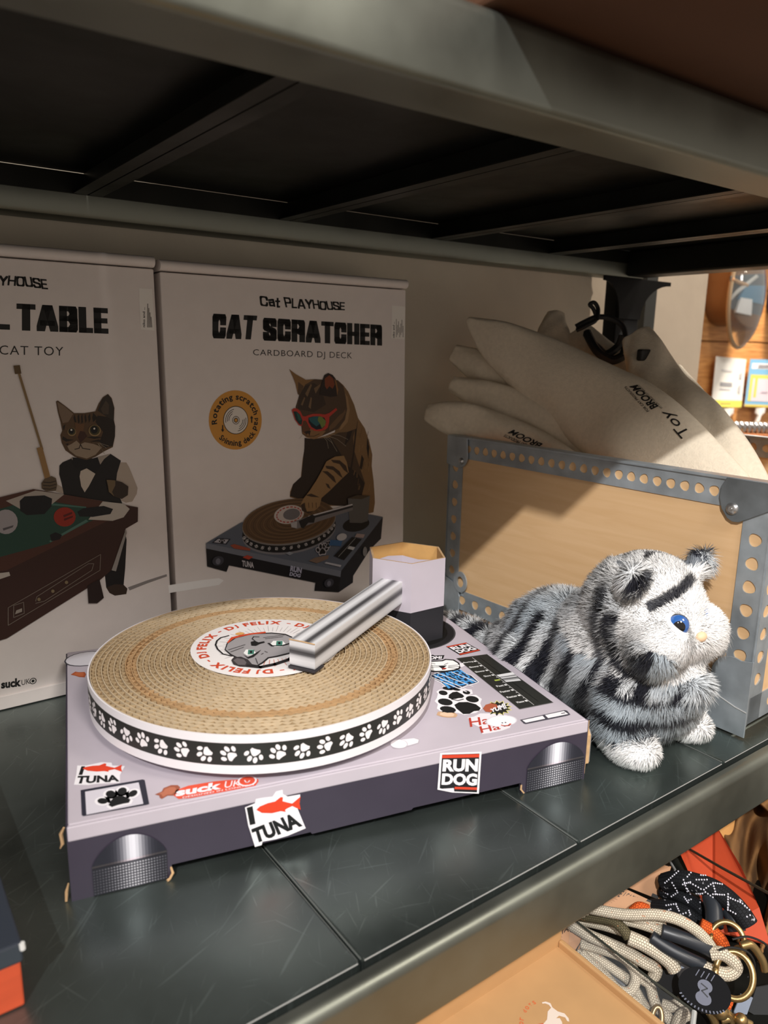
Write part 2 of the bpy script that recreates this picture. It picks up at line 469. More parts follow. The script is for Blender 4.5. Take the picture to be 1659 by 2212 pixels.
def rounded_rail(yf, yi, zt, zb, rad, lip, lipdir, x0, x1, name, m):
    """front rail: flat top, rounded nose, upright face and a lip turned back at the foot"""
    prof = [(yi, zt)]
    for k in range(7):
        an = math.radians(90 + k * 15); prof.append((yf + rad + rad * math.cos(an), zt - rad + rad * math.sin(an)))
    for k in range(6):
        an = math.radians(180 + k * 18); prof.append((yf + 0.004 + 0.004 * math.cos(an), zb + 0.004 + 0.004 * math.sin(an)))
    prof += [(yf + lip, zb), (yf + lip, zb + 0.0016), (yf + 0.005, zb + 0.0016), (yf + 0.0022, zb + 0.005), (yf + 0.0022, zt - 0.008), (yf + 0.009, zt - 0.0022), (yi, zt - 0.0022)]
    mb = MB(); mb.extrude(prof, x0, x1, m, axis='x')
    return mb.build(name, rack, smooth=True, auto=35)
rounded_rail(-0.0165, -0.0062, 0.0004, -0.0455, 0.007, 0.03, 1, -0.7, 1.03, 'front_rail', STEELR)
rounded_rail(-0.0130, 0.0250, 0.4730, 0.4360, 0.006, 0.036, 1, -0.7, 1.03, 'front_rail', STEELR)
# upper shelf: folded panels seen from below
BX, BSP, ZU = 0.205, 0.2065, 0.474
for i in range(-3, 4):
    x0, x1 = BX + i * BSP, BX + (i + 1) * BSP
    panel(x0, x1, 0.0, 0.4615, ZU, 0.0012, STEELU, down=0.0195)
mb = MB()
prof = [(0.4622, 0.4545), (0.4622, 0.439), (0.4640, 0.4355), (0.4680, 0.4340), (0.4914, 0.4340), (0.4914, 0.4362), (0.4690, 0.4362), (0.4660, 0.4375), (0.4645, 0.440), (0.4645, 0.4545)]
mb.extrude(prof, -0.7, 1.03, STEELR, axis='x'); mb.box((-0.7, 0.4650, 0.4545), (1.03, 0.4914, 0.4720), STEELU); mb.build('rear_rail', rack, smooth=True, auto=35)  # filler box behind the rail is added to stop light leaking through
mb = MB(); mb.box((-0.7, 0.474, -0.0450), (1.03, 0.4914, 0.0), STEELR); mb.build('rear_rail', rack, bevel=0.002)
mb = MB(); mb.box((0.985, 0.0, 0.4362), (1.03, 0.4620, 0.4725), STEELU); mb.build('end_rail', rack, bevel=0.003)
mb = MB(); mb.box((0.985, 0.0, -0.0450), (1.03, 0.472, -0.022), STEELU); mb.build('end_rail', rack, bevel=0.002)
# rear upright post with its flared gusset plates
mb = MB(); mb.box((0.978, 0.468, -0.9), (1.034, 0.4925, 1.2), BLACKM)
mb.build('upright_post', rack, bevel=0.002)
zt = 0.4345
def gus(cx, dx, h, hw):
    pts = [(cx, zt), (cx + dx, zt), (cx + dx, zt - 0.006)]
    for k in range(1, 11):
        t = k / 10; a = t * math.pi / 2
        pts.append((cx + dx * (1 - math.sin(a)) + (hw if dx > 0 else -hw) * math.sin(a), zt - 0.006 - (h - 0.006) * (1 - math.cos(a))))
    pts.append((cx, zt - h)); return pts
for dx in (-0.066, 0.098):
    mb = MB(); mb.prism(gus(1.006, dx, 0.060, 0.026), 0.464, 0.4675, BLACKM, lambda p: (p[0], p[2], p[1])); mb.build('gusset_bracket', rack)
# a second, slimmer dark post standing behind the rack, bright hole between
mb = MB(); mb.box((1.155, 0.545, -0.9), (1.185, 0.575, 1.2), mat('dark_post', (58, 60, 58), 0.5, 0.5)); mb.build('upright_post', rack)
# lower level of the rack, under the goods in front
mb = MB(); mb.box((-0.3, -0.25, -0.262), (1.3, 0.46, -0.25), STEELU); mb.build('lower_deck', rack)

# brown carton lying on the shelf above, its front hanging out over the rail
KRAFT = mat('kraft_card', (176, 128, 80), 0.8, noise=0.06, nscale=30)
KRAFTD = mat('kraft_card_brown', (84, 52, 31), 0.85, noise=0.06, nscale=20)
up_box = thing('carton', 'dark brown carton jutting over the rail of the shelf above', 'box', (0.6, 0.05, 0.4745))
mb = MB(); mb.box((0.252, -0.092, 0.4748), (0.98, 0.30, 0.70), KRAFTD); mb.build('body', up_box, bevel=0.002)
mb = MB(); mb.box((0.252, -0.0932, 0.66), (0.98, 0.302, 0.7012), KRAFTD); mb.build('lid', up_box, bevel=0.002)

# ================================================================== cardboard turntable scratcher
TH, DX, DY = -0.2342, 0.0810, 0.1346
DW, DD, DH = 0.370, 0.271, 0.0503
cT, sT = math.cos(TH), math.sin(TH)
deck = thing('cat_scratcher_turntable', 'grey cardboard turntable cat scratcher covered with printed stickers', 'cat scratcher', (DX, DY, 0), (0, 0, TH))
def w2d(P): x, y = P[0] - DX, P[1] - DY; return (x * cT + y * sT, -x * sT + y * cT, P[2])
def top(px, py, z=DH): q = w2d(on(px, py, (0, 0, z), (0, 0, 1))); return (q[0], q[1])
FN = (-(-sT), -cT, 0)
def front(px, py): q = w2d(on(px, py, (DX, DY, 0), (sT, -cT, 0))); return (q[0], q[2])
GREY = mat('printed_grey_card', (186, 178, 188), 0.5, spec=0.35, noise=0.03, nscale=30)
DARK = mat('printed_dark_card', (58, 52, 66), 0.42, spec=0.4, noise=0.06, nscale=30)
KEDGE = mat('torn_kraft_edge', (186, 152, 112), 0.85, noise=0.12, nscale=200)
WHITE = mat('white_card', (228, 224, 228), 0.45, spec=0.4)
BLK = (24, 25, 26)

def foot_profile(w, h):
    f = 0.0568
    return [(0, 0), (f, 0), (f + .0008, .0045), (f + .0015, .0092), (w * .40, .0092), (w * .403, .0076), (w * .60, .0082), (w * .604, .0095), (w - f - .0012, .0092), (w - f, 0), (w, 0), (w, h), (0, h)]
t = 0.003
mb = MB()
mb.box((0.001, 0.001, DH - t), (DW - .001, DD, DH), GREY)
for lo, hi in (((0, DD - t, 0), (DW, DD, DH - t)),): mb.box(lo, hi, GREY)
mb.build('deck_body', deck, local=True, bevel=0.0012)
mb = MB(); pr = foot_profile(DW, DH - .0004)
mb.prism(pr, 0, t, DARK, lambda p: (p[0], p[2], p[1])); mb.build('front_panel', deck, local=True)
for x in (0, DW - t):
    mb = MB(); pr = foot_profile(DD - t - .001, DH - .0010)
    mb.prism(pr, 0, t, DARK, lambda p, x=x: (x + p[2], p[0] + t, p[1])); mb.build('side_panel', deck, local=True)
# grey upper strip of the front wall with the soft fold
mb = MB(); mb.box((0.0004, -0.0005, DH - 0.0104), (DW - .0004, 0.002, DH - .0003), GREY); mb.build('front_strip', deck, local=True, bevel=0.0009)
# torn kraft edges at the corners
def rag(pts, r, name='torn_edge'):
    mb = MB(); mb.tube(pts, [x * .62 for x in r], KEDGE, seg=6); mb.build(name, deck, local=True, smooth=True)
rag([(-.001, .001, DH - .001), (-.003, .003, DH - .006), (-.0025, .002, DH - .012), (-.004, .004, DH - .016)], [.0009, .0018, .0016, .0006])
rag([(-.001, .001, .012), (-.0025, .002, .006), (-.003, .001, .0004)], [.0007, .0016, .0012])
rag([(.0573, .001, .0088), (.0585, -.001, .004), (.0565, -.002, .0012), (.0548, -.003, .0009)], [.0009, .0015, .0013, .0016])
rag([(DW - .0568, .001, .009), (DW - .058, -.0005, .004), (DW - .0555, -.001, .0008)], [.0009, .0013, .001])
rag([(DW + .0005, .0005, DH - .001), (DW + .001, .001, DH - .02), (DW + .0005, .001, .004)], [.0008, .0009, .0007])
mb = MB()
mb.prism([(0, .012), (.0, .036), (.003, .040), (.009, .040), (.0115, .0365), (.0115, .0105), (.008, .009)], 0, .003, KEDGE, lambda p: (DW + .001 + p[2], p[0] + .001, p[1]))
mb.prism([(0.0006, .0126), (.0006, .0355), (.003, .0394), (.009, .0394), (.0109, .036), (.0109, .011), (.0076, .0098)], 0, .0012, mat('tab_grey', (120, 118, 118), .6), lambda p: (DW + .0040 + p[2], p[0] + .001, p[1]))
mb.build('corner_tab', deck, local=True)

# ---- platter
PC, PR = (0.1500, 0.1303), 0.1332
PZ0, PZ1 = 0.0585, 0.0856
pl = MB()
BANDK = mat('platter_band_black', (38, 38, 36), .45)
b0, b1 = PZ0 + .0062, PZ1 - .0055
def pf(p): return (PC[0] + p[0], PC[1] + p[1], p[2])
for za, zb, m, n in ((PZ0, b0, WHITE, 1), (b0, b1, BANDK, 1), (b1, PZ1, WHITE, 1)):
    pl.lathe([(PR, za), (PR, zb)], m, 128, pf)
pl.lathe([(PR - .0012, PZ0), (PR, PZ0)], WHITE, 128, pf); pl.lathe([(PR - .0012, PZ1), (PR, PZ1)], WHITE, 128, pf); pl.lathe([(PR - .0012, PZ0), (PR - .0012, PZ1)], KEDGE, 128, pf)
pl.lathe([(0.0001, PZ0), (PR - .0012, PZ0)], WHITE, 96, pf)
platter = pl.build('platter', deck, local=True, smooth=True, fixn=False)
ORIGIN[platter.name] = (0, 0, 0)
# spindle block that carries the platter
mb = MB(); mb.lathe([(0.0001, DH), (.045, DH), (.045, PZ0), (0.0001, PZ0)], KRAFT, 32, pf); mb.build('spindle', deck, local=True)
# paw prints around the rim
band = Art(lambda a, b, h: (PC[0] + (PR + h) * math.cos(a / PR), PC[1] + (PR + h) * math.sin(a / PR), b), .0002)
NP = 54
for i in range(NP):
    paw(band, (i * 2 * math.pi * PR / NP, (b0 + b1) / 2), .0066, (236, 230, 232), rot=(0.55 if i % 2 else 2.2) + random.uniform(-.25, .25) + (i % 3) * .35)
    band.h = .0002
band.build('paw_band', platter)

# corrugated spiral pad: paper walls and zig-zag flutes standing on edge
CARD = mat('corrugated_edge', (194, 174, 144), 0.85, spec=.2, noise=.10, nscale=120)
CARD2 = mat('corrugated_edge_worn', (180, 146, 106), 0.85, spec=.2, noise=.12, nscale=120)
FLUTE = mat('corrugated_flute', (172, 149, 116), 0.9, spec=.15, noise=.12, nscale=150)
CBASE = mat('corrugated_gap_shade', (96, 70, 44), 0.95, spec=.1)  # base disc coloured dark to deepen the shade between the flutes
pad = MB(); PITCH = 0.0042; DEP = 0.0042
nr = int((PR - .0020 - .020) / PITCH)
zt_ = PZ1 - .0002
def ribbon(path, w, m, z0, z1, jit=0):
    n = len(path); b = len(pad.v); k = pad.mi(m)
    for i in range(n):
        p = np.array(path[i]); d = np.array(path[(i + 1) % n]) - np.array(path[i - 1]); d /= np.hypot(*d) + 1e-12
        nn = np.array((-d[1], d[0])) * w / 2; dz = random.uniform(-jit, jit)
        a, c = p + nn, p - nn
        pad.v += [(PC[0] + a[0], PC[1] + a[1], z0), (PC[0] + a[0], PC[1] + a[1], z1 + dz), (PC[0] + c[0], PC[1] + c[1], z1 + dz), (PC[0] + c[0], PC[1] + c[1], z0)]
    for i in range(n):
        j = (i + 1) % n
        for q in range(3):
            pad.f.append((b + 4 * i + q, b + 4 * j + q, b + 4 * j + q + 1, b + 4 * i + q + 1)); pad.m.append(k)
for r_i in range(nr + 1):
    r = PR - .0018 - r_i * PITCH
    worn = abs(r - .104) < .005
    n = max(40, int(2 * math.pi * r / .006)); ph = random.random() * 6.28
    rr = [r + .00022 * math.sin(3 * 2 * math.pi * i / n + ph) + .00015 * math.sin(11 * 2 * math.pi * i / n + 2 * ph) for i in range(n)]
    ribbon([(rr[i] * math.cos(2 * math.pi * i / n), rr[i] * math.sin(2 * math.pi * i / n)) for i in range(n)], .00062, CARD2 if worn else CARD, zt_ - DEP, zt_, .00025)
    if r_i < nr:
        m_ = int(2 * math.pi * r / .0066); path = []
        for i in range(2 * m_):
            q = r - .0005 if i % 2 else r - PITCH + .0005
            a = math.pi * (i + random.uniform(-.12, .12)) / m_ + ph
            path.append((q * math.cos(a), q * math.sin(a)))
        ribbon(path, .00058, CARD2 if worn else FLUTE, zt_ - DEP, zt_ - .0006, .0004)
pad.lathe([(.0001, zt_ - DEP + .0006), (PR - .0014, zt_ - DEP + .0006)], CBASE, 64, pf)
padw = pad.build('scratch_pad', platter, local=True, fixn=False)

# round paper label on the pad
LC = (0.1535, 0.1415); LR = 0.0600
LZ = PZ1 + .0004
lab = Art(lambda a, b, h: (a, b, LZ + h), .00004)
PAPER = (236, 231, 230)
n = 72
lab.mb.prism([(LC[0] + LR * math.cos(2 * math.pi * i / n), LC[1] + LR * math.sin(2 * math.pi * i / n)) for i in range(n)], LZ - .0003, LZ, ink(PAPER))
def cl(x, y): q = w2d(on(400 + x / 3.318, 1310 + y / 3.318, (0, 0, LZ), (0, 0, 1))); return (q[0], q[1])
def clp(pts): return [cl(*p) for p in pts]
def ring_text(art, string, centre, rad, ang0, hgt, rgb, offset=.02, kern=.30, inward=False):
    """letters standing on a circle, clockwise, starting at ang0 (radians)"""
    a = ang0
    for ch in string:
        if ch == ' ': a -= hgt * .45 / rad * (-1 if inward else 1); continue
        v, t, asp = text_tris(ch, offset)
        hh = hgt; w = asp * hh
        yo = 0
        if ch == '-': hh = hgt * .16; w = hgt * .42; yo = hgt * .42
        elif ch in 'acenoprsm': hh = hgt * .76; w = asp * hh
        elif ch in 'gp': hh = hgt; w = asp * hh; yo = -hgt * .25
        elif ch == 'i': w = asp * hh
        pts = []
        for (x, y) in v:
            aa = a - (x * w) / rad if not inward else a + (x * w) / rad
            rr_ = rad + (yo + y * hh) * (1 if not inward else -1)
            pts.append(art.fn(centre[0] + rr_ * math.cos(aa), centre[1] + rr_ * math.sin(aa), art.h))
        art.mb.add(pts, t, ink(rgb))
        a += -(w + hgt * kern * .5) / rad if not inward else (w + hgt * kern * .5) / rad
    art.up()
RED = (206, 76, 46)
for k in range(5):
    ring_text(lab, 'DJ FELIX -', LC, .0475, math.radians(88 + 30 - 72 * k), .0078, RED, .045, kern=.34)
# sun rays
cc_ = (LC[0] + .004, LC[1] - .001)
for i in range(60):
    a = 2 * math.pi * i / 60 + .03; r0, r1 = .030, .039 + .004 * (i % 2)
    lab.stroke([(cc_[0] + r0 * math.cos(a), cc_[1] + r0 * math.sin(a)), (cc_[0] + r1 * math.cos(a), cc_[1] + r1 * math.sin(a))], .0004, (196, 190, 190) if i < 38 else (208, 110, 84), lift=False)
lab.up()
# the printed cat with headphones, upside down
lab.poly(clp([(282, 315), (300, 262), (360, 225), (480, 195), (620, 190), (720, 200), (800, 235), (830, 300), (800, 330), (740, 345), (660, 365), (600, 375), (560, 410), (520, 432), (440, 420), (380, 380), (320, 350)]), (40, 38, 40))
lab.poly(clp([(290, 312), (306, 270), (364, 232), (482, 203), (620, 198), (716, 208), (790, 240), (818, 298), (792, 322), (735, 337), (655, 357), (592, 368), (552, 402), (516, 424), (446, 412), (388, 374), (330, 345)]), (158, 154, 156))
lab.poly(clp([(300, 262), (330, 225), (400, 208), (470, 196), (575, 184), (580, 194), (476, 206), (405, 219), (345, 236), (306, 268)]), (206, 76, 46))
lab.ell(cl(392, 199), .0038, .0030, (222, 168, 100))
lab.stroke(clp([(335, 360), (270, 345), (232, 310), (218, 280), (228, 250), (255, 228), (312, 213)]), .0014, (40, 38, 40))
lab.poly(clp([(330, 390), (350, 368), (400, 365), (450, 385), (480, 420), (450, 438), (390, 435), (345, 420)]), (58, 54, 56))
lab.poly(clp([(345, 392), (372, 376), (420, 384), (440, 408), (430, 425), (380, 424)]), (104, 98, 100))
lab.stroke(clp([(450, 430), (540, 440), (640, 420), (745, 385), (800, 350)]), .0042, (40, 38, 40))
for ex, ey, ew in ((462, 335, 44), (665, 273, 56)):
    lab.poly(clp([(ex - ew, ey + 6), (ex - ew * .6, ey - 20), (ex + ew * .6, ey - 20), (ex + ew, ey + 4), (ex + ew * .5, ey + 22), (ex - ew * .4, ey + 24)]), (240, 240, 238))
    lab.poly(clp([(ex - 14, ey + 16), (ex - 10, ey - 18), (ex + 34, ey - 18), (ex + 30, ey + 14)]), (70, 128, 112))
    lab.poly(clp([(ex + 2, ey + 6), (ex + 2, ey - 10), (ex + 18, ey - 10), (ex + 18, ey + 6)]), (26, 26, 28))
lab.poly(clp([(415, 352), (450, 372), (500, 345), (545, 318), (520, 345), (490, 370), (450, 382)]), (34, 32, 34))
lab.poly(clp([(590, 280), (640, 256), (700, 275), (760, 268), (760, 276), (700, 285), (640, 300), (608, 294)]), (34, 32, 34)) if 0 else lab.stroke(clp([(598, 272), (622, 290), (690, 290), (752, 272)]), .0018, (34, 32, 34))
lab.poly(clp([(470, 262), (500, 255), (525, 266), (565, 258), (572, 266), (535, 276), (508, 290), (474, 288)]), (28, 27, 28))
lab.stroke(clp([(500, 255), (480, 240), (490, 225), (530, 226)]), .0008, (40, 38, 40)); 
for a, b in (((310, 320), (430, 282)), ((325, 335), (420, 300)), ((560, 232), (715, 212)), ((575, 240), (700, 225)), ((545, 352), (560, 344)), ((505, 380), (520, 420)), ((570, 330), (590, 338))):
    lab.stroke(clp([a, b]), .0006, (60, 57, 60), lift=False)
label_o = lab.build('record_label', platter)

# ---- tone arm post: hexagonal cardboard tube, open at the top
HC = (0.3113, 0.2155); HR = 0.0400; HZ = 0.1315
h0 = math.atan2(.176 - .2155, .299 - .3113)
hexv = [(HC[0] + HR * math.cos(h0 + k * math.pi / 3), HC[1] + HR * math.sin(h0 + k * math.pi / 3)) for k in range(6)]
HIN = mat('kraft_inside', (196, 152, 92), .85, noise=.08, nscale=60)
mb = MB(); tk = .0022
zsplit = 0.0835
for k in range(6):
    a, b = np.array(hexv[k]), np.array(hexv[(k + 1) % 6]); ci = np.array(HC)
    ai, bi = a + (ci - a) / np.linalg.norm(ci - a) * tk, b + (ci - b) / np.linalg.norm(ci - b) * tk
    j = [random.uniform(-.0006, .0006) for _ in range(2)]
    for za, zb, m in ((DH, zsplit, mat('post_black_print', (36, 36, 40), .5)), (zsplit, HZ, GREY)):
        zz = HZ if zb == HZ else zb
        mb.poly([(*a, za), (*b, za), (*b, zz), (*a, zz)], m)
    mb.poly([(*ai, DH), (*bi, DH), (*bi, HZ), (*ai, HZ)][::-1], HIN)
    mb.poly([(*a, HZ), (*b, HZ), (*bi, HZ), (*ai, HZ)], KEDGE)
post = mb.build('tone_arm_post', deck, local=True, fixn=False)
ORIGIN[post.name] = (0, 0, 0)
# inner grey sleeve, lower than the rim
mb = MB()
iv = [np.array(v) + (np.array(HC) - np.array(v)) * .12 for v in hexv]
for k in range(6):
    a, b = iv[k], iv[(k + 1) % 6]; zz = HZ - .013
    m_ = (a + b) / 2
    mb.poly([(*a, DH), (*m_, DH), (*m_, zz + (.002 if k % 2 else -.002)), (*a, zz)], GREY); mb.poly([(*m_, DH), (*b, DH), (*b, zz), (*m_, zz + (.002 if k % 2 else -.002))], GREY)
mb.poly([(*v, HZ - .024) for v in iv], GREY)
mb.build('inner_sleeve', post, local=True, fixn=False)
# ---- tone arm: square cardboard tube printed like chrome
def chrome(name, axis, stops):
    if name in MATS: return MATS[name]
    m = mat(name, (200, 198, 204), .32, spec=.5); nt = m.node_tree; b = nt.nodes['Principled BSDF']
    uv = nt.nodes.new('ShaderNodeUVMap'); sp = nt.nodes.new('ShaderNodeSeparateXYZ'); cr = nt.nodes.new('ShaderNodeValToRGB')
    nt.links.new(uv.outputs[0], sp.inputs[0]); nt.links.new(sp.outputs[axis], cr.inputs[0]); nt.links.new(cr.outputs[0], b.inputs['Base Color'])
    e = cr.color_ramp.elements
    while len(e) < len(stops): e.new(0.5)
    for el, (p, c) in zip(e, stops): el.position = p; el.color = (*lin((c, c, c + 3)), 1)
    return m
CH_T = chrome('chrome_print_top', 1, [(0, 214), (.10, 224), (.22, 150), (.32, 70), (.42, 80), (.52, 190), (.66, 232), (.82, 205), (.92, 120), (1, 190)])
CH_S = chrome('chrome_print_side', 1, [(0, 150), (.08, 205), (.25, 214), (.38, 190), (.48, 84), (.58, 62), (.68, 120), (.80, 206), (.92, 214), (1, 226)])
A1 = np.array((.2935, .1842)); A0 = np.array((.1747, .0758)); 
ad = (A1 - A0) / np.linalg.norm(A1 - A0); an_ = np.array((-ad[1], ad[0])); AW = .0222
A1 = A1 + ad * .012
c0, c1, c2, c3 = A0, A0 + an_ * AW, A1 + an_ * AW, A1
z00, z01, z10, z11 = .0893, .1093, .0922, .1134
mb = MB()
def q_uv(pts, m, uvs=((0, 0), (1, 0), (1, 1), (0, 1))):
    mb.uv[len(mb.f)] = list(uvs); mb.poly(pts, m)
q_uv([(*c0, z01), (*c3, z11), (*c2, z11), (*c1, z01)], CH_T)
q_uv([(*c0, z00), (*c3, z10), (*c3, z11), (*c0, z01)], CH_S)
q_uv([(*c1, z00), (*c0, z00), (*c0, z01), (*c1, z01)], CH_S)
q_uv([(*c2, z10), (*c1, z00), (*c1, z01), (*c2, z11)], CH_S)
q_uv([(*c0, z00), (*c1, z00), (*c2, z10), (*c3, z10)], CH_S)
arm = mb.build('tone_arm', deck, local=True, fixn=False)
ORIGIN[arm.name] = (0, 0, 0)
mb = MB(); e0 = c0 - ad * .0002
for (p, q_) in ((c0 - ad * .0003, c1 - ad * .0003),):
    mb.tube([(*p, z01 + .0002), (*((p + q_) / 2), z01 + .0004), (*q_, z01 + .0002)], .0005, KEDGE, seg=5)
mb.build('torn_edge', arm, local=True)
mb = MB(); mb.prism([tuple(c0 - an_ * .001 - ad * .002), tuple(c1 - ad * .002), tuple(c1 + ad * .012), tuple(c0 + ad * .012 - an_ * .001)], z00 - .0022, z00 - .0006, mat('stylus_flap', (50, 48, 52), .6)); mb.build('stylus_flap', arm, local=True)

# ---- printed details on the top sheet
def art_top(name, draw, parent=deck):
    A = Art(lambda a, b, h: (a, b, DH + h), .00006); draw(A); return A.build(name, parent)
def c2(x, y): return top(100 + x / 2.765, 1580 + y / 2.765)
def c2s(p): return [c2(*q) for q in p]
def c5(x, y): return top(900 + x / 4.366, 1380 + y / 4.366)
def c5s(p): return [c5(*q) for q in p]
def cdl(x, y): return top(60 + x / 6.9125, 1350 + y / 6.9125)
WHT = (232, 229, 234)
def d_post_ring(A):
    A.ell(HC, .0505, .0505, (62, 62, 64), n=56); A.ell(HC, .0490, .0490, (30, 30, 33), n=56); A.ell(HC, .0425, .0425, (14, 14, 15), n=48)  # innermost black disc paints the darkness of the hole round the post
art_top('post_ring', d_post_ring)
def d_tuna_top(A):
    A.poly(c2s([(165, 320), (180, 255), (185, 205), (240, 205), (330, 185), (390, 188), (395, 205), (470, 208), (440, 262), (440, 308), (300, 315), (250, 322)]), WHT)
    A.text('I', c2s([(193, 262), (215, 262), (232, 210), (210, 210)]), BLK, .03)
    A.text('TUNA', c2s([(172, 316), (438, 302), (428, 262), (190, 268)]), BLK, .045)
    cx, cy = 335, 228; A.poly([c2(cx + x * 118, cy - y * 36) for x, y in FISH], (214, 66, 38))
art_top('tuna_sticker', d_tuna_top)
def d_frame(A):
    A.poly(c2s([(205, 352), (575, 288), (588, 292), (615, 435), (600, 440), (222, 508), (212, 502)]), (44, 44, 56))
    A.poly(c2s([(232, 362), (552, 306), (580, 434), (240, 500)]), (206, 202, 212))
    c = c2(430, 402); paw(A, c, .0125, BLK, rot=.10, outline=WHT, ow=.13)
art_top('paw_display', d_frame)
def d_pill(A):
    A.poly(c2s([(762, 385), (775, 352), (850, 325), (1000, 300), (1080, 292), (1265, 285), (1268, 300), (1250, 325), (1150, 345), (860, 400), (790, 405)]), (216, 84, 60))
    A.text('suck', c2s([(772, 392), (1045, 345), (1052, 298), (778, 345)]), WHT, .045); 
    A.text('UK', c2s([(1062, 342), (1158, 325), (1168, 292), (1070, 300)]), WHT, .005)
    A.ell(c2(1200, 298), .0062, .0062, WHT); A.ell(c2(1200, 298), .0050, .0050, (216, 84, 60)); A.stroke(c2s([(1185, 296), (1192, 308), (1206, 308), (1214, 298)]), .0008, WHT)
    A.text('DESIGNED IN LONDON', c2s([(815, 405), (1240, 325), (1240, 316), (815, 394)]), WHT, .0)
art_top('maker_sticker', d_pill)
def biscuit(name, pts, rgb, rgb2):
    def d(A):
        c = np.mean(pts, axis=0); A.poly(pts, rgb); A.poly([tuple(c + (np.array(p) - c) * .7) for p in pts], rgb2)
    art_top(name, d)
biscuit('fish_biscuit', c2s([(648, 378), (690, 360), (700, 340), (745, 322), (785, 322), (800, 335), (785, 362), (760, 385), (725, 385), (690, 405), (678, 398), (675, 385)]), (150, 84, 62), (178, 108, 82))
biscuit('fish_biscuit', [cdl(*p) for p in [(640, 745), (710, 700), (760, 708), (850, 705), (870, 740), (850, 785), (770, 780), (700, 758)]], (168, 82, 46), (186, 100, 60))
biscuit('fish_biscuit', c5s([(188, 720), (200, 690), (250, 685), (290, 695), (350, 690), (388, 720), (370, 742), (300, 745), (240, 738)]), (196, 160, 128), (222, 192, 164))
def d_oval(A):
    A.ell(cdl(880, 505), .0185, .0165, (62, 60, 66)); A.ell(cdl(880, 505), .0172, .0152, (214, 211, 218))
art_top('power_button', d_oval)
def c3(x, y): return top(700 + x / 2.676, 1350 + y / 2.676)
def c3s(p): return [c3(*q) for q in p]
def d_toggle(A):
    A.poly(c3s([(388, 700), (400, 675), (450, 660), (520, 652), (552, 662), (548, 685), (500, 700), (430, 715), (400, 715)]), (176, 170, 178)); A.poly(c3s([(392, 700), (404, 678), (450, 664), (518, 656), (547, 665), (543, 683), (498, 696), (430, 711), (402, 711)]), (226, 222, 228))
    A.ell(c3(432, 690), .0064, .0064, (190, 184, 192)); A.ell(c3(432, 690), .0058, .0058, (238, 235, 240))
art_top('toggle_button', d_toggle)
def d_run_top(A):
    Q = c5s([(412, 157), (605, 112), (466, 36), (276, 74)])
    A.poly(Q, BLK)
    def ip(u, v): q = [np.array(x) for x in Q]; p = q[0] * (1 - u) * (1 - v) + q[1] * u * (1 - v) + q[2] * u * v + q[3] * (1 - u) * v; return tuple(p)
    A.poly([ip(.02, .88), ip(.98, .88), ip(.98, .98), ip(.02, .98)], (196, 66, 44)); A.poly([ip(.02, .02), ip(.98, .02), ip(.98, .12), ip(.02, .12)], (196, 66, 44))
    A.text('RUN', [ip(.06, .53), ip(.94, .53), ip(.94, .86), ip(.06, .86)], WHT, .05); A.text('DOG', [ip(.06, .15), ip(.94, .15), ip(.94, .48), ip(.06, .48)], WHT, .05)
art_top('run_dog_sticker', d_run_top)
def d_slider(A):
    Q = c5s([(972, 668), (1292, 604), (662, 145), (372, 185)])
    A.poly(Q, (104, 102, 104))
    q = [np.array(x) for x in Q]
    def ip(u, v): p = q[0] * (1 - u) * (1 - v) + q[1] * u * (1 - v) + q[2] * u * v + q[3] * (1 - u) * v; return tuple(p)
    A.poly([ip(.012, .008), ip(.988, .008), ip(.988, .992), ip(.012, .992)], (40, 41, 38))
    A.poly([ip(.455, .02), ip(.47, .02), ip(.47, .97), ip(.455, .97)], (190, 190, 190), lift=False)
    A.poly([ip(.66, .06), ip(.685, .06), ip(.685, .94), ip(.66, .94)], (24, 24, 23))
    names = ['Meow', 'Faster', 'Faster', 'Fast', '', 'Slow', 'Slower', 'Slower', 'Boring']
    for i, nme in enumerate(names):
        v = .10 + i * .0985
        if nme:
            A.poly([ip(.37, v - .011), ip(.44, v - .011), ip(.44, v + .011), ip(.37, v + .011)], (228, 228, 228), lift=False)
            w = .042 * len(nme) + .05
            A.text(nme, [ip(.345 - w, v - .014), ip(.345, v - .014), ip(.345, v + .016), ip(.345 - w, v + .016)], (214, 214, 214), .03, lift=False)
        else: A.poly([ip(.27, v - .010), ip(.43, v - .010), ip(.43, v + .012), ip(.27, v + .012)], (176, 192, 84), lift=False)
        if i < 8: A.poly([ip(.41, v + .045), ip(.45, v + .045), ip(.45, v + .053), ip(.41, v + .053)], (200, 200, 200), lift=False)
    A.up()
    K = c5s([(845, 412), (985, 398), (905, 318), (752, 345)])
    kq = [np.array(x) for x in K]
    def kp(u, v): return tuple(kq[0] * (1 - u) * (1 - v) + kq[1] * u * (1 - v) + kq[2] * u * v + kq[3] * (1 - u) * v)
    for a, b, c_ in ((0, .2, 214), (.2, .36, 150), (.36, .44, 40), (.44, .62, 196), (.62, .7, 90), (.7, 1, 226)):
        A.poly([kp(0, a), kp(1, a), kp(1, b), kp(0, b)], (c_, c_, c_ + 2), lift=False)
art_top('pitch_slider_print', d_slider)
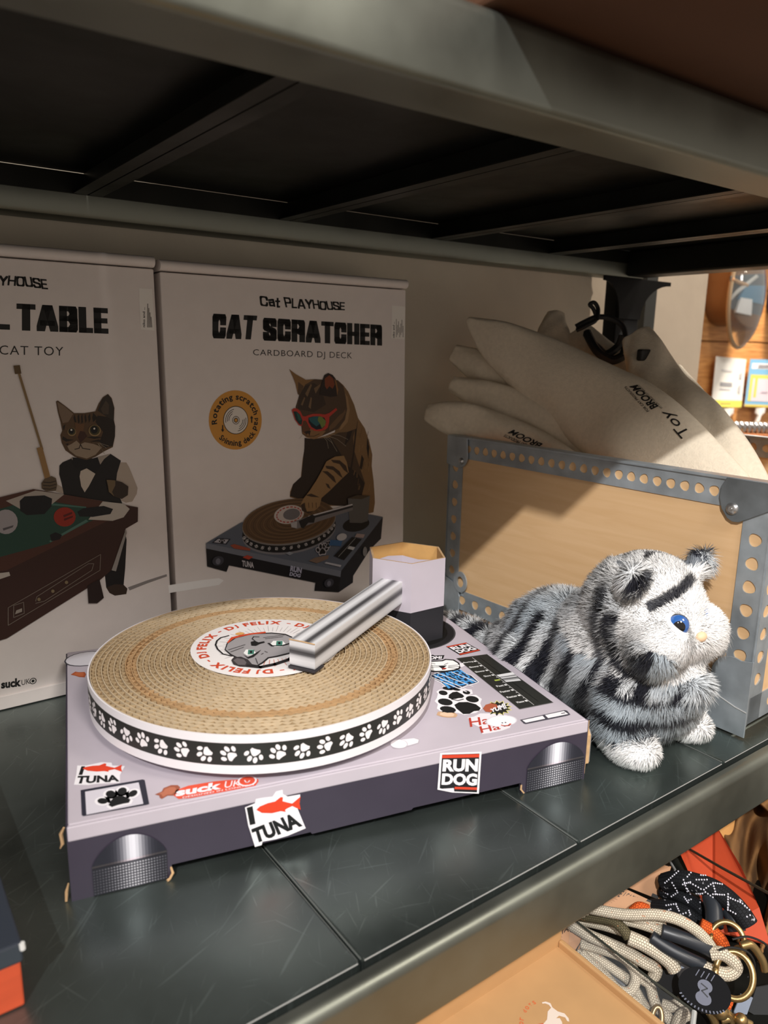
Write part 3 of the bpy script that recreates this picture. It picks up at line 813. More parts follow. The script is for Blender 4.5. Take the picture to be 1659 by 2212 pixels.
def d_face(A):
    A.poly(c5s([(60, 200), (130, 165), (150, 150), (170, 160), (262, 155), (250, 190), (200, 200), (130, 205)]), (30, 31, 32))
    A.text('COM!', c5s([(70, 200), (235, 192), (242, 166), (80, 166)]), WHT, .05)
    A.poly(c5s([(70, 300), (60, 225), (120, 212), (240, 205), (270, 192), (350, 198), (395, 225), (420, 250), (410, 285), (360, 305), (280, 316), (180, 318)]), (24, 24, 25))
    A.poly(c5s([(80, 292), (72, 232), (130, 222), (245, 215), (275, 203), (342, 208), (382, 230), (404, 254), (395, 278), (350, 294), (270, 304), (180, 306)]), (240, 240, 240))
    A.poly(c5s([(405, 235), (440, 232), (442, 246), (455, 252), (446, 262), (425, 272), (410, 268)]), WHT)
    A.poly(c5s([(205, 258), (285, 256), (262, 274), (250, 282), (268, 285), (272, 293), (240, 296), (236, 282), (218, 272)]), (24, 24, 25)); A.ell(c5(260, 285), .0022, .0014, (170, 60, 50))
    for a, b in (((130, 258), (225, 262)), ((130, 275), (220, 270)), ((300, 262), (405, 248)), ((300, 270), (405, 266)), ((295, 277), (385, 285)), ((135, 232), (175, 242)), ((260, 250), (295, 234))): A.stroke(c5s([a, b]), .0006, (60, 60, 60), lift=False)
art_top('cat_face_sticker', d_face)
def d_scratch(A):
    A.poly(c5s([(126, 352), (190, 318), (310, 300), (412, 284), (425, 300), (470, 330), (520, 345), (590, 408), (560, 425), (480, 445), (420, 470), (320, 488), (285, 470), (230, 420), (150, 380)]), WHT)
    A.poly(c5s([(136, 350), (195, 322), (310, 306), (410, 290), (466, 334), (514, 350), (578, 408), (555, 418), (475, 438), (415, 462), (322, 480), (292, 466), (235, 414), (156, 376)]), (30, 44, 66))
    BL = (72, 150, 214)
    A.text('SCRATCH', c5s([(178, 372), (466, 332), (412, 292), (150, 344)]), BL, .06)
    A.text('ALL YOU', c5s([(232, 414), (516, 372), (472, 336), (190, 376)]), BL, .06)
    A.text('ITCH!', c5s([(300, 474), (574, 410), (520, 372), (244, 418)]), BL, .06)
    for a, b in (((160, 348), (520, 500)), ((200, 328), (530, 455)), ((130, 360), (470, 505)), ((330, 318), (560, 410))): A.stroke(c5s([a, b]), .0011, WHT, lift=False)
art_top('scratch_sticker', d_scratch)
def d_paws(A):
    A.poly(c5s([(170, 590), (190, 560), (200, 520), (185, 500), (215, 480), (270, 480), (235, 450), (300, 455), (420, 470), (520, 480), (530, 520), (480, 535), (560, 530), (615, 570), (600, 610), (620, 660), (560, 700), (450, 720), (390, 700), (250, 700), (190, 660), (200, 620)]), WHT)
    A.poly(c5s([(300, 560), (305, 530), (340, 505), (380, 500), (430, 525), (450, 545), (430, 560), (395, 562), (365, 570), (335, 572)]), BLK, lift=False)
    for x, y, a, b in ((250, 512, 42, 22), (290, 470, 45, 16), (375, 478, 40, 14), (470, 508, 36, 18), (270, 598, 70, 32), (525, 572, 62, 30), (295, 668, 76, 30)):
        A.poly([c5(x + a * math.cos(t), y + b * math.sin(t) + .12 * a * math.cos(t)) for t in [2 * math.pi * i / 16 for i in range(16)]], BLK, lift=False)
    A.poly(c5s([(355, 625), (400, 600), (480, 598), (560, 620), (605, 655), (590, 680), (540, 685), (500, 710), (440, 712), (400, 680), (375, 660)]), BLK, lift=False)
    A.stroke(c5s([(330, 572), (390, 585), (440, 572)]), .0012, BLK)
art_top('paw_sticker', d_paws)
def d_yum(A):
    star = []
    for i in range(26):
        a = 2 * math.pi * i / 26; k = 1 if i % 2 else .68
        star.append((770 + 135 * k * math.cos(a), 655 + 74 * k * math.sin(a)))
    A.poly(c5s(star), (228, 222, 130)); A.poly(c5s([(770 + (x - 770) * .9, 655 + (y - 655) * .9) for x, y in star]), (36, 36, 34))
    A.poly(c5s([(625, 660), (650, 625), (700, 610), (755, 622), (765, 650), (730, 668), (700, 695), (650, 690)]), (168, 88, 62))
    A.text('YUM!', c5s([(700, 700), (852, 660), (828, 606), (690, 668)]), WHT, .05)
art_top('yum_sticker', d_yum)
def d_haha(A):
    RD = (178, 58, 44)
    A.poly(c5s([(480, 745), (540, 735), (600, 705), (700, 705), (850, 720), (900, 770), (880, 840), (800, 870), (700, 890), (620, 900), (600, 840), (520, 800)]), (226, 222, 228))
    A.text('Ha', c5s([(505, 835), (695, 800), (680, 735), (490, 748)]), RD, .012); A.text('Ha', c5s([(610, 892), (795, 855), (775, 800), (590, 830)]), RD, .012)
    A.ell(c5(800, 778), .0128, .0085, (212, 208, 216)); A.ell(c5(800, 780), .0118, .0078, (236, 233, 238))
    for e in ((808, 798), (838, 795)): A.ell(c5(*e), .0007, .0007, (60, 56, 60))
    A.stroke(c5s([(800, 820), (830, 828), (870, 822), (885, 808)]), .0014, (196, 92, 80))
art_top('ha_ha_sticker', d_haha)
def d_led(A):
    A.poly(c5s([(975, 766), (1395, 674), (1420, 680), (1450, 716), (1425, 726), (1030, 806), (1010, 800)]), (66, 64, 74))
    A.poly(c5s([(996, 770), (1188, 728), (1212, 756), (1030, 794)]), WHT); A.poly(c5s([(1210, 722), (1388, 684), (1430, 712), (1240, 752)]), WHT)
    A.poly(c5s([(1360, 706), (1396, 698), (1402, 704), (1366, 712)]), (60, 58, 66))
art_top('display_print', d_led)

# ---- front wall prints
def art_front(name, draw):
    A = Art(lambda a, b, h: (a, -0.0005 - h, b), .00006); draw(A); return A.build(name, deck)
def f2(x, y): return front(100 + x / 2.765, 1580 + y / 2.765)
def f2s(p): return [f2(*q) for q in p]
def f3(x, y): return front(700 + x / 2.676, 1350 + y / 2.676)
def f3s(p): return [f3(*q) for q in p]
def d_tuna(A):
    A.poly(f2s([(1185, 450), (1245, 425), (1250, 400), (1290, 392), (1350, 385), (1370, 355), (1410, 345), (1412, 370), (1440, 385), (1515, 372), (1512, 420), (1500, 460), (1548, 575), (1440, 620), (1370, 640), (1290, 655), (1285, 675), (1245, 686), (1215, 590), (1205, 560)]), WHT)
    A.text('I', f2s([(1215, 556), (1248, 548), (1230, 442), (1195, 452)]), BLK, .05)
    A.text('TUNA', f2s([(1245, 668), (1530, 560), (1480, 480), (1222, 580)]), BLK, .05)
    cx, cy = 1385, 452
    A.poly([f2(cx + x * 132, cy - y * 66 - x * 18) for x, y in FISH], (214, 66, 38))
art_front('tuna_sticker', d_tuna)
def d_run(A):
    Q = f3s([(652, 962), (892, 972), (908, 730), (668, 738)])
    q = [np.array(x) for x in Q]
    def ip(u, v): return tuple(q[0] * (1 - u) * (1 - v) + q[1] * u * (1 - v) + q[2] * u * v + q[3] * (1 - u) * v)
    A.poly([ip(0, .06), ip(.35, 0), ip(1, 0), ip(1, 1), ip(0, 1)], WHT)
    A.poly([ip(.05, .1), ip(.4, .03), ip(.95, .03), ip(.95, .96), ip(.05, .96)], (30, 30, 34))
    A.poly([ip(.05, .87), ip(.95, .87), ip(.95, .95), ip(.05, .95)], (204, 66, 42), lift=False); A.poly([ip(.4, .09), ip(.95, .09), ip(.95, .15), ip(.4, .15)], (204, 66, 42))
    A.poly([ip(.02, .08), ip(.4, .02), ip(.38, .12)], (220, 216, 224))
    A.text('RUN', [ip(.08, .53), ip(.93, .53), ip(.93, .84), ip(.08, .84)], WHT, .05); A.text('DOG', [ip(.08, .19), ip(.93, .19), ip(.93, .49), ip(.08, .49)], WHT, .05)
art_front('run_dog_sticker', d_run)
def dial(name, u0, u1, peak, hp):
    def d(A):
        n = 24
        for i in range(n):
            a, b = i / n, (i + 1) / n; xm = (a + b) / 2
            br = math.exp(-((xm - peak) / .16) ** 2); g = int(36 + 190 * br)
            hh = lambda t: .0207 + .0160 * max(0, 1 - ((t - .5) / .50) ** 2) ** .8
            A.poly([(u0 + a * (u1 - u0), .0205), (u0 + b * (u1 - u0), .0205), (u0 + b * (u1 - u0), hh(b)), (u0 + a * (u1 - u0), hh(a))], (g, g, min(255, g + 10)), lift=False)
            g2 = int(60 + 170 * br); A.poly([(u0 + a * (u1 - u0), .0192), (u0 + b * (u1 - u0), .0192), (u0 + b * (u1 - u0), .0206), (u0 + a * (u1 - u0), .0206)], (g2, int(g2 * .95), g2), lift=False)
            g3 = int(34 + 44 * br); A.poly([(u0 + a * (u1 - u0), .0006), (u0 + b * (u1 - u0), .0006), (u0 + b * (u1 - u0), .0190), (u0 + a * (u1 - u0), .0190)], (g3, g3, g3 + 8), lift=False)
        A.up()
        for r in range(9):
            for c_ in range(26):
                x = u0 + (c_ + .5) / 26 * (u1 - u0); z = .0018 + r * .0019; w = (u1 - u0) / 26 * .28
                br = math.exp(-(((c_ + .5) / 26 - peak) / .3) ** 2); g = int(60 + 140 * br)
                A.poly([(x - w, z - .0005), (x + w, z - .0005), (x + w, z + .0005), (x - w, z + .0005)], (g, g, min(255, g + 8)), lift=False)
    art_front(name, d)
dial('dial_print', .0125, .0555, .55, 0)
dial('dial_print', DW - .0535, DW - .002, .50, 0)

# ================================================================== product boxes leaning on the wall
BOXW = mat('white_box_card', (226, 218, 214), 0.6, spec=.3, noise=.02, nscale=60)
BOXS = mat('white_box_side', (214, 206, 200), 0.65, spec=.3)
LEAN = math.atan(0.024)
YB = 0.4181
bn = (0, -1, 0.024)
def make_box(name, label, x0, w, h):
    b = thing(name, label, 'box', (x0, YB, 0.0), (-LEAN, 0, 0), 'cat toy boxes standing at the back of the shelf')
    mb = MB(); mb.box((0, 0, 0.0006), (w, 0.068, h), BOXW); mb.build('carton_body', b, local=True, bevel=.0012)
    # folded lid: a rounded lip lying over the top edge
    mb = MB()
    prof = []
    for k in range(9):
        an = math.radians(90 + k * 20); prof.append((.0045 + .0062 * math.cos(an) - .003, h + .0062 + .0050 * math.sin(an)))
    prof += [(.004, h + .0012), (.068, h + .0012), (.068, h + .0112)]
    mb.extrude(prof, -.0006, w + .0002, BOXW, axis='x'); mb.build('lid_flap', b, local=True, smooth=True, auto=50)
    # foot flap
    mb = MB(); mb.box((.001, -.0016, .0008), (w - .001, .0002, .0135), BOXW); mb.build('foot_flap', b, local=True, bevel=.0007)
    return b
BH = 0.3900
box_r = make_box('packaging_box', 'tall white box printed CAT SCRATCHER with a cat playing a record deck', 0.2568, 0.2868, BH)
box_l = make_box('packaging_box', 'white box printed TABLE with a waistcoated cat at a snooker table', -0.0380, 0.2890, BH + .002)
def bx(px, py, x0): p = on(px, py, (0, YB, 0), bn); return (p[0] - x0, p[2] / math.cos(LEAN))
def art_box(name, box, draw):
    A = Art(lambda a, b, h: (a, -h, b), .00004); draw(A); return A.build(name, box)
XR, XL = 0.2568, -0.0380
def cb(x, y): return bx(330 + x / 2.872, 540 + y / 2.872, XR)
def cbs(p): return [cb(*q) for q in p]
def cc(x, y): return bx(600 + x / 4.253, 780 + y / 4.253, XR)
def ccs(p): return [cc(*q) for q in p]
def cp(x, y): return bx(60 + x / 4.2536, 780 + y / 4.2536, XL)
def cps(p): return [cp(*q) for q in p]
def cq(x, y): return bx(x / 2.1075, 500 + y / 2.1075, XL)
def cqs(p): return [cq(*q) for q in p]
INK = (26, 25, 24)
def d_title(A):
    heavy_text(A, 'CAT', cbs([(370, 548), (630, 556), (648, 408), (370, 395)]), INK, .27, .20, .035)
    heavy_text(A, 'SCRATCHER', cbs([(683, 562), (1422, 594), (1422, 466), (683, 420)]), INK, .27, .20, .035)
art_box('title_print', box_r, d_title)
def d_brand(A):
    heavy_text(A, 'Cat', cbs([(668, 345), (790, 358), (790, 298), (660, 282)]), INK, .15, .16, .03, jag=.12)
    heavy_text(A, 'PLAYHOUSE', cbs([(822, 358), (1192, 376), (1190, 326), (812, 294)]), INK, .15, .16, .02, jag=.14)
art_box('range_name_print', box_r, d_brand)
art_box('subtitle_print', box_r, lambda A: A.text('CARDBOARD DJ DECK', cbs([(622, 664), (1236, 686), (1236, 636), (622, 616)]), (40, 38, 36), -.004, space=1.12))
def d_badge(A):
    c = cb(515, 1056); r = .0300
    A.ell(c, r * .97, r, (206, 146, 62), n=48)
    ring_text(A, 'Rotating scratch pad', c, .0205, math.radians(188), .0058, INK, .03, kern=.18)
    ring_text(A, 'Spinning deck', c, .0262, math.radians(222), .0058, INK, .03, kern=.18, inward=True)
    A.ell(c, .0138, .0143, INK, n=36); A.ell(c, .0131, .0136, (222, 214, 204), n=36)
    for r_, a0, a1 in ((.0112, 100, 190), (.0094, 110, 185), (.0076, 120, 180), (.0112, 280, 370), (.0094, 290, 365), (.0076, 300, 360)):
        A.stroke([(c[0] + r_ * math.cos(math.radians(a)), c[1] + r_ * math.sin(math.radians(a))) for a in np.linspace(a0, a1, 10)], .0006, INK, lift=False)
    A.up(); A.ell(c, .0040, .0042, INK); A.ell(c, .0034, .0036, (222, 214, 204)); A.ell(c, .0024, .0025, INK); A.ell(c, .0016, .0017, (206, 146, 62))
    for x, y, s in ((612, 1050, -1), (432, 1108, 1)):
        A.poly(cbs([(x, y + 22 * s), (x - 10, y + 4 * s), (x - 3, y + 6 * s), (x - 3, y - 22 * s), (x + 4, y - 22 * s), (x + 4, y + 6 * s), (x + 10, y + 6 * s)]), INK)
art_box('round_badge', box_r, d_badge)

def d_djcat(A):
    TAN, DK, MID = (128, 98, 64), (44, 33, 26), (92, 70, 48)
    # torso
    A.poly(ccs([(430, 690), (560, 640), (660, 500), (700, 430), (735, 520), (800, 620), (840, 740), (868, 860), (862, 960), (880, 1100), (888, 1220), (892, 1300), (878, 1390), (830, 1400), (640, 1330), (380, 1330), (110, 1250), (112, 1200), (140, 1130), (210, 1080), (216, 1020), (228, 900), (245, 800), (245, 705), (330, 715)]), TAN)
    A.poly(ccs([(245, 706), (243, 800), (232, 900), (216, 1060), (140, 1130), (110, 1240), (300, 1300), (560, 1330), (640, 1330), (770, 1240), (800, 1120), (760, 1000), (700, 960), (640, 860), (600, 800), (480, 700), (330, 717)]), DK)
    A.poly(ccs([(480, 690), (600, 640), (700, 560), (730, 560), (690, 700), (700, 820), (760, 1000), (800, 1130), (740, 1040), (640, 960), (560, 820)]), (74, 56, 40))
    for pts in ([(735, 540), (720, 680), (700, 860), (680, 990), (664, 990), (690, 840), (708, 640)], [(770, 860), (790, 900), (770, 1000), (750, 980)], [(820, 700), (840, 790), (830, 900), (815, 800)], [(640, 640), (690, 620), (660, 720), (610, 780)]):
        A.poly(ccs(pts), DK, lift=False)
    A.up()
    for k in range(26):
        x = random.uniform(700, 850); y = random.uniform(600, 1150); A.stroke(ccs([(x, y), (x + random.uniform(-12, 4), y + random.uniform(25, 60))]), .0005, random.choice([(108, 80, 50), (150, 118, 80), (88, 66, 44)]), lift=False)
    A.up()
    # neck and cheek
    A.poly(ccs([(545, 172), (600, 220), (645, 280), (700, 400), (735, 520), (720, 620), (640, 650), (520, 660), (560, 500), (560, 330)]), (122, 94, 62))
    A.poly(ccs([(610, 290), (640, 330), (660, 450), (640, 560), (590, 620), (560, 640), (610, 520), (625, 420)]), (146, 116, 82))
    # head
    A.poly(ccs([(165, 480), (163, 420), (185, 350), (195, 310), (240, 215), (250, 172), (340, 166), (420, 172), (545, 175), (600, 230), (622, 330), (635, 440), (615, 540), (555, 620), (480, 655), (400, 690), (330, 718), (262, 702), (222, 668), (215, 600)]), (78, 59, 42))
    A.poly(ccs([(195, 320), (240, 230), (330, 200), (400, 250), (420, 330), (440, 400), (330, 470), (180, 440)]), (58, 44, 33))
    for pts in ([(250, 300), (300, 210), (312, 220), (270, 330)], [(330, 250), (390, 210), (380, 240), (345, 300)], [(280, 420), (300, 330), (312, 340), (300, 440)], [(210, 400), (240, 330), (250, 340), (225, 410)]): A.poly(ccs(pts), (116, 92, 66), lift=False)
    A.up()
    A.poly(ccs([(560, 500), (600, 470), (618, 440), (622, 470), (590, 530), (520, 610), (470, 640), (470, 600)]), (106, 80, 54))
    A.poly(ccs([(222, 600), (300, 610), (380, 640), (440, 640), (400, 690), (330, 718), (262, 702), (224, 668)]), (138, 102, 66))
    A.poly(ccs([(218, 560), (250, 540), (300, 600), (290, 650), (262, 680), (225, 650)]), (98, 62, 40)); A.poly(ccs([(262, 672), (276, 660), (288, 690), (300, 640), (270, 640), (240, 650)]), DK)
    A.stroke(ccs([(228, 668), (270, 690), (330, 690), (380, 668)]), .0006, DK)
    # ears
    A.poly(ccs([(102, 74), (165, 122), (255, 172), (330, 170), (250, 215), (200, 310), (178, 290), (160, 210), (135, 145)]), (134, 100, 60)); A.poly(ccs([(185, 190), (235, 232), (225, 262), (196, 318), (180, 300)]), (88, 66, 44))
    A.poly(ccs([(380, 310), (398, 200), (425, 128), (460, 110), (500, 126), (530, 165), (552, 250), (542, 322), (480, 330)]), (40, 28, 22)); A.poly(ccs([(428, 160), (470, 130), (505, 160), (520, 215), (500, 255), (470, 230), (448, 260), (430, 230)]), (122, 58, 30)); A.poly(ccs([(515, 160), (535, 185), (552, 262), (542, 318), (534, 250)]), (132, 92, 50))
    # sunglasses
    RD = (182, 58, 46)
    A.poly(ccs([(124, 450), (145, 432), (175, 436), (205, 462), (225, 505), (250, 508), (275, 496), (320, 484), (380, 484), (430, 490), (470, 476), (530, 430), (543, 448), (470, 512), (468, 560), (455, 610), (430, 632), (380, 645), (330, 640), (285, 610), (262, 560), (250, 545), (228, 550), (218, 598), (190, 590), (155, 540)]), RD)
    A.poly(ccs([(138, 462), (168, 462), (200, 490), (222, 545), (214, 588), (190, 576), (160, 535)]), (22, 52, 52)); A.poly(ccs([(276, 520), (320, 508), (380, 506), (425, 520), (440, 560), (425, 600), (400, 622), (350, 630), (305, 605), (278, 560)]), (18, 30, 40))
    A.poly(ccs([(276, 525), (330, 508), (372, 507), (360, 545), (385, 575), (350, 600), (300, 560)]), (40, 92, 98), lift=False); A.poly(ccs([(365, 507), (400, 512), (438, 552), (430, 590), (400, 616), (385, 580), (362, 548)]), (112, 128, 62), lift=False); A.poly(ccs([(165, 470), (196, 490), (215, 540), (190, 550)]), (36, 92, 84))
    for a, b in (((410, 690), (460, 800)), ((420, 690), (540, 830)), ((440, 680), (620, 780)), ((460, 670), (640, 720)), ((430, 690), (500, 760)), ((225, 670), (195, 710))): A.stroke(ccs([a, ((a[0] + b[0]) / 2 + 12, (a[1] + b[1]) / 2 - 12), b]), .0003, (172, 160, 142), lift=False)
    A.up()
    # deck in the picture
    A.poly(cbs([(328, 1818), (545, 1690), (1000, 1600), (1350, 1640), (1424, 1655), (1165, 1990)]), (92, 98, 110))
    A.poly(cbs([(328, 1818), (1165, 1990), (1165, 2030), (328, 1850)]), (112, 116, 126), lift=False); A.poly(cbs([(328, 1850), (1165, 2028), (1150, 2122), (1000, 2112), (1006, 2062), (470, 1955), (455, 1995), (335, 1962)]), (26, 25, 28)); A.poly(cbs([(1165, 1990), (1424, 1655), (1412, 1790), (1342, 1860), (1240, 2020), (1238, 2062), (1150, 2122)]), (38, 38, 43))
    A.ell(cb(1258, 1702), .0186, .0084, (22, 22, 24), n=30)
    cpl = cb(852, 1672); tl = -.02
    A.ell((cpl[0], cpl[1] - .0135), .0578, .0247, (128, 126, 130), tl, 48); A.ell((cpl[0], cpl[1] - .0112), .0578, .0247, (24, 24, 25), tl, 48)
    for i in range(17):
        a = math.radians(195 + i * 9.4); paw(A, (cpl[0] + .0575 * math.cos(a), cpl[1] - .0068 + .0246 * math.sin(a)), .0024, (186, 182, 182), rot=i * .9); A.h -= .00004
    A.up(); A.ell((cpl[0], cpl[1] - .0034), .0578, .0247, (128, 122, 118), tl, 48); A.ell((cpl[0], cpl[1] - .0016), .0572, .0243, (96, 72, 48), tl, 48)
    for i in range(13):
        k = 1 - i * .07
        A.stroke([(cpl[0] + .0570 * k * math.cos(a), cpl[1] - .0016 + .0242 * k * math.sin(a)) for a in np.linspace(0, 6.2832, 40)], .0005, (66, 48, 32) if i % 2 else (122, 96, 66), lift=False)
    A.up(); lc = cb(842, 1640); A.ell(lc, .0184, .0103, (196, 186, 180), tl, 30); A.ell((lc[0] + .003, lc[1]), .0105, .0062, (112, 108, 110), tl, 20)
    ring = [(lc[0] + .0152 * math.cos(a), lc[1] + .0083 * math.sin(a)) for a in np.linspace(0, 6.28, 40)]
    for i in range(0, 39, 2): A.stroke(ring[i:i + 2], .0013, (170, 72, 62), lift=False)
    A.up()
    # arm of the cat
    A.poly(ccs([(600, 868), (628, 930), (645, 1020), (560, 1100), (470, 1190), (395, 1255), (378, 1330), (335, 1370), (270, 1395), (215, 1370), (202, 1320), (228, 1262), (285, 1190), (350, 1090), (400, 1000), (440, 920), (520, 875)]), (148, 116, 78))
    for pts in ([(480, 905), (560, 910), (620, 960), (640, 1030), (600, 1000), (560, 945), (500, 930)], [(430, 960), (500, 965), (560, 1010), (590, 1075), (555, 1050), (500, 1000), (440, 985)], [(400, 1010), (450, 1010), (510, 1060), (530, 1120), (500, 1100), (440, 1040)], [(430, 1120), (460, 1130), (480, 1175), (450, 1160)], [(250, 1230), (300, 1215), (380, 1250), (300, 1245)], [(205, 1320), (235, 1300), (260, 1380), (330, 1375), (270, 1400), (215, 1372)]): A.poly(ccs(pts), (60, 44, 32), lift=False)
    A.up()
    for k in range(4): A.stroke(ccs([(240 + k * 35, 1300), (245 + k * 34, 1345)]), .0008, (84, 62, 42), lift=False)
    # tone arm and post of the picture
    A.poly(cbs([(1205, 1540), (1262, 1518), (1342, 1524), (1328, 1680), (1290, 1692), (1216, 1690)]), (92, 90, 88)); A.poly(cbs([(1205, 1540), (1262, 1518), (1342, 1524), (1290, 1545)]), (70, 58, 44))
    A.poly(cbs([(850, 1690), (985, 1642), (1232, 1572), (1236, 1612), (1000, 1690), (890, 1728), (856, 1718)]), (120, 116, 118)); A.stroke(cbs([(960, 1665), (1232, 1590)]), .0022, (34, 33, 36)); A.stroke(cbs([(960, 1652), (1232, 1578)]), .0012, (206, 202, 204)); A.poly(cbs([(900, 1680), (985, 1640), (1004, 1650), (995, 1690), (960, 1690), (930, 1725), (915, 1720)]), (34, 32, 34)); A.poly(cbs([(850, 1690), (890, 1682), (888, 1724), (855, 1718)]), (176, 172, 174))
    # stickers of the picture
    A.poly(cbs([(362, 1815), (395, 1785), (478, 1790), (452, 1825)]), (40, 42, 52)); A.poly(cbs([(374, 1811), (400, 1790), (466, 1794), (446, 1819)]), (170, 168, 176)); paw(A, cb(424, 1805), .0036, INK)
    A.poly(cbs([(475, 1830), (500, 1822), (600, 1850), (598, 1864), (500, 1850)]), (150, 74, 52)); A.text('TUNA', cbs([(548, 1960), (622, 1972), (620, 1935), (548, 1922)]), (190, 186, 190), .04); A.poly(cbs([(552, 1905), (580, 1890), (618, 1902), (590, 1918)]), (176, 64, 44))
    A.text('RUN', cbs([(845, 1990), (915, 2005), (920, 1970), (850, 1955)]), (176, 176, 196), .05); A.text('DOG', cbs([(840, 2018), (908, 2030), (914, 2008), (846, 1994)]), (176, 176, 196), .05)
    A.poly(cbs([(1115, 1895), (1230, 1778), (1290, 1792), (1180, 1922)]), (22, 22, 24)); A.poly(cbs([(1200, 1850), (1212, 1834), (1248, 1842), (1236, 1860)]), (186, 186, 188)); A.stroke(cbs([(1145, 1900), (1250, 1785)]), .0006, (150, 150, 150))
    paw(A, cb(1045, 1858), .0082, (20, 20, 22), outline=(182, 178, 184)); paw(A, cb(1080, 1826), .0048, (20, 20, 22), outline=(182, 178, 184))
    A.poly(cbs([(1085, 1830), (1095, 1795), (1168, 1800), (1160, 1835)]), (54, 92, 134)); A.ell(cb(1165, 1778), .0068, .0042, (186, 184, 186)); A.poly(cbs([(1245, 1778), (1258, 1756), (1308, 1762), (1298, 1784)]), (158, 140, 136)); A.poly(cbs([(960, 1925), (1000, 1905), (1085, 1890), (1080, 1912), (1010, 1940)]), (122, 100, 84)); A.poly(cbs([(1056, 1940), (1068, 1932), (1162, 1952), (1156, 1964)]), (176, 176, 182))
    A.poly(cbs([(818, 1880), (840, 1868), (866, 1878), (842, 1890)]), (146, 150, 158)); A.ell(cb(1308, 1868), .0030, .0058, (132, 130, 130))
    for u, v in ((398, 1925), (1085, 2062)): A.ell(cb(u, v), .0064, .0050, (58, 58, 66)); A.ell(cb(u, v + 3), .0026, .0032, (104, 104, 114))
art_box('cat_picture', box_r, d_djcat)
def d_floor(A, pts, rgb): A.poly(pts, rgb)
def d_tagR(A):
    A.poly(cbs([(1484, 344), (1566, 352), (1562, 556), (1480, 548)]), (236, 232, 226))
    A.text('niko and ...', cbs([(1500, 545), (1500, 445), (1488, 444), (1488, 545)]), INK, .02)
    for i in range(7): A.stroke(cbs([(1510 + i * 7, 540 - (i % 3) * 14), (1510 + i * 7, 430 + (i * 37) % 60)]), .0008, (120, 114, 110), lift=False)
art_box('price_sticker', box_r, d_tagR)

# ---- the table box
def d_title2(A):
    heavy_text(A, 'TABLE', cqs([(75, 450), (494, 466), (490, 350), (75, 328)]), INK, .27, .20, .035)
    r = cq(45, 448); r2 = cq(45, 326); L = .086
    heavy_text(A, 'POOL', [(r[0] - L, r[1] + .001), r, r2, (r2[0] - L, r2[1] + .004)], INK, .27, .20, .035)
art_box('title_print', box_l, d_title2)
def d_brand2(A):
    b0_, b1_ = cq(-120, 235), cq(218, 262); t0_, t1_ = cq(-120, 190), cq(212, 216)
    heavy_text(A, 'PLAYHOUSE', [b0_, b1_, t1_, t0_], INK, .15, .16, .02, jag=.14)
art_box('range_name_print', box_l, d_brand2)
def d_sub2(A):
    b1_, t1_ = cq(288, 566), cq(288, 526); dx_ = .128
    A.text('CARDBOARD CAT TOY', [(b1_[0] - dx_, b1_[1] + .0015), b1_, t1_, (t1_[0] - dx_, t1_[1] + .0015)], (40, 38, 36), -.004, space=1.12)
art_box('subtitle_print', box_l, d_sub2)
def d_tagL(A):
    A.poly(cqs([(632, 258), (692, 262), (704, 452), (640, 446)]), (236, 232, 226))
    A.text('niko and ...', cqs([(660, 436), (660, 345), (649, 345), (649, 436)]), INK, .02)
    for i in range(4): A.stroke(cqs([(672 + i * 6, 436), (672 + i * 5, 330 + i * 20)]), .0008, (120, 114, 110), lift=False)
art_box('price_sticker', box_l, d_tagL)
def d_maker(A):
    A.text('suck', cqs([(5, 2082), (96, 2070), (96, 2030), (5, 2044)]), INK, .045); A.text('UK', cqs([(98, 2066), (136, 2058), (136, 2034), (98, 2042)]), INK, 0); A.ell(cq(150, 2046), .0030, .0030, INK); A.ell(cq(150, 2046), .0023, .0023, (210, 205, 200)); A.ell(cq(150, 2046), .0013, .0013, INK)
art_box('maker_print', box_l, d_maker)
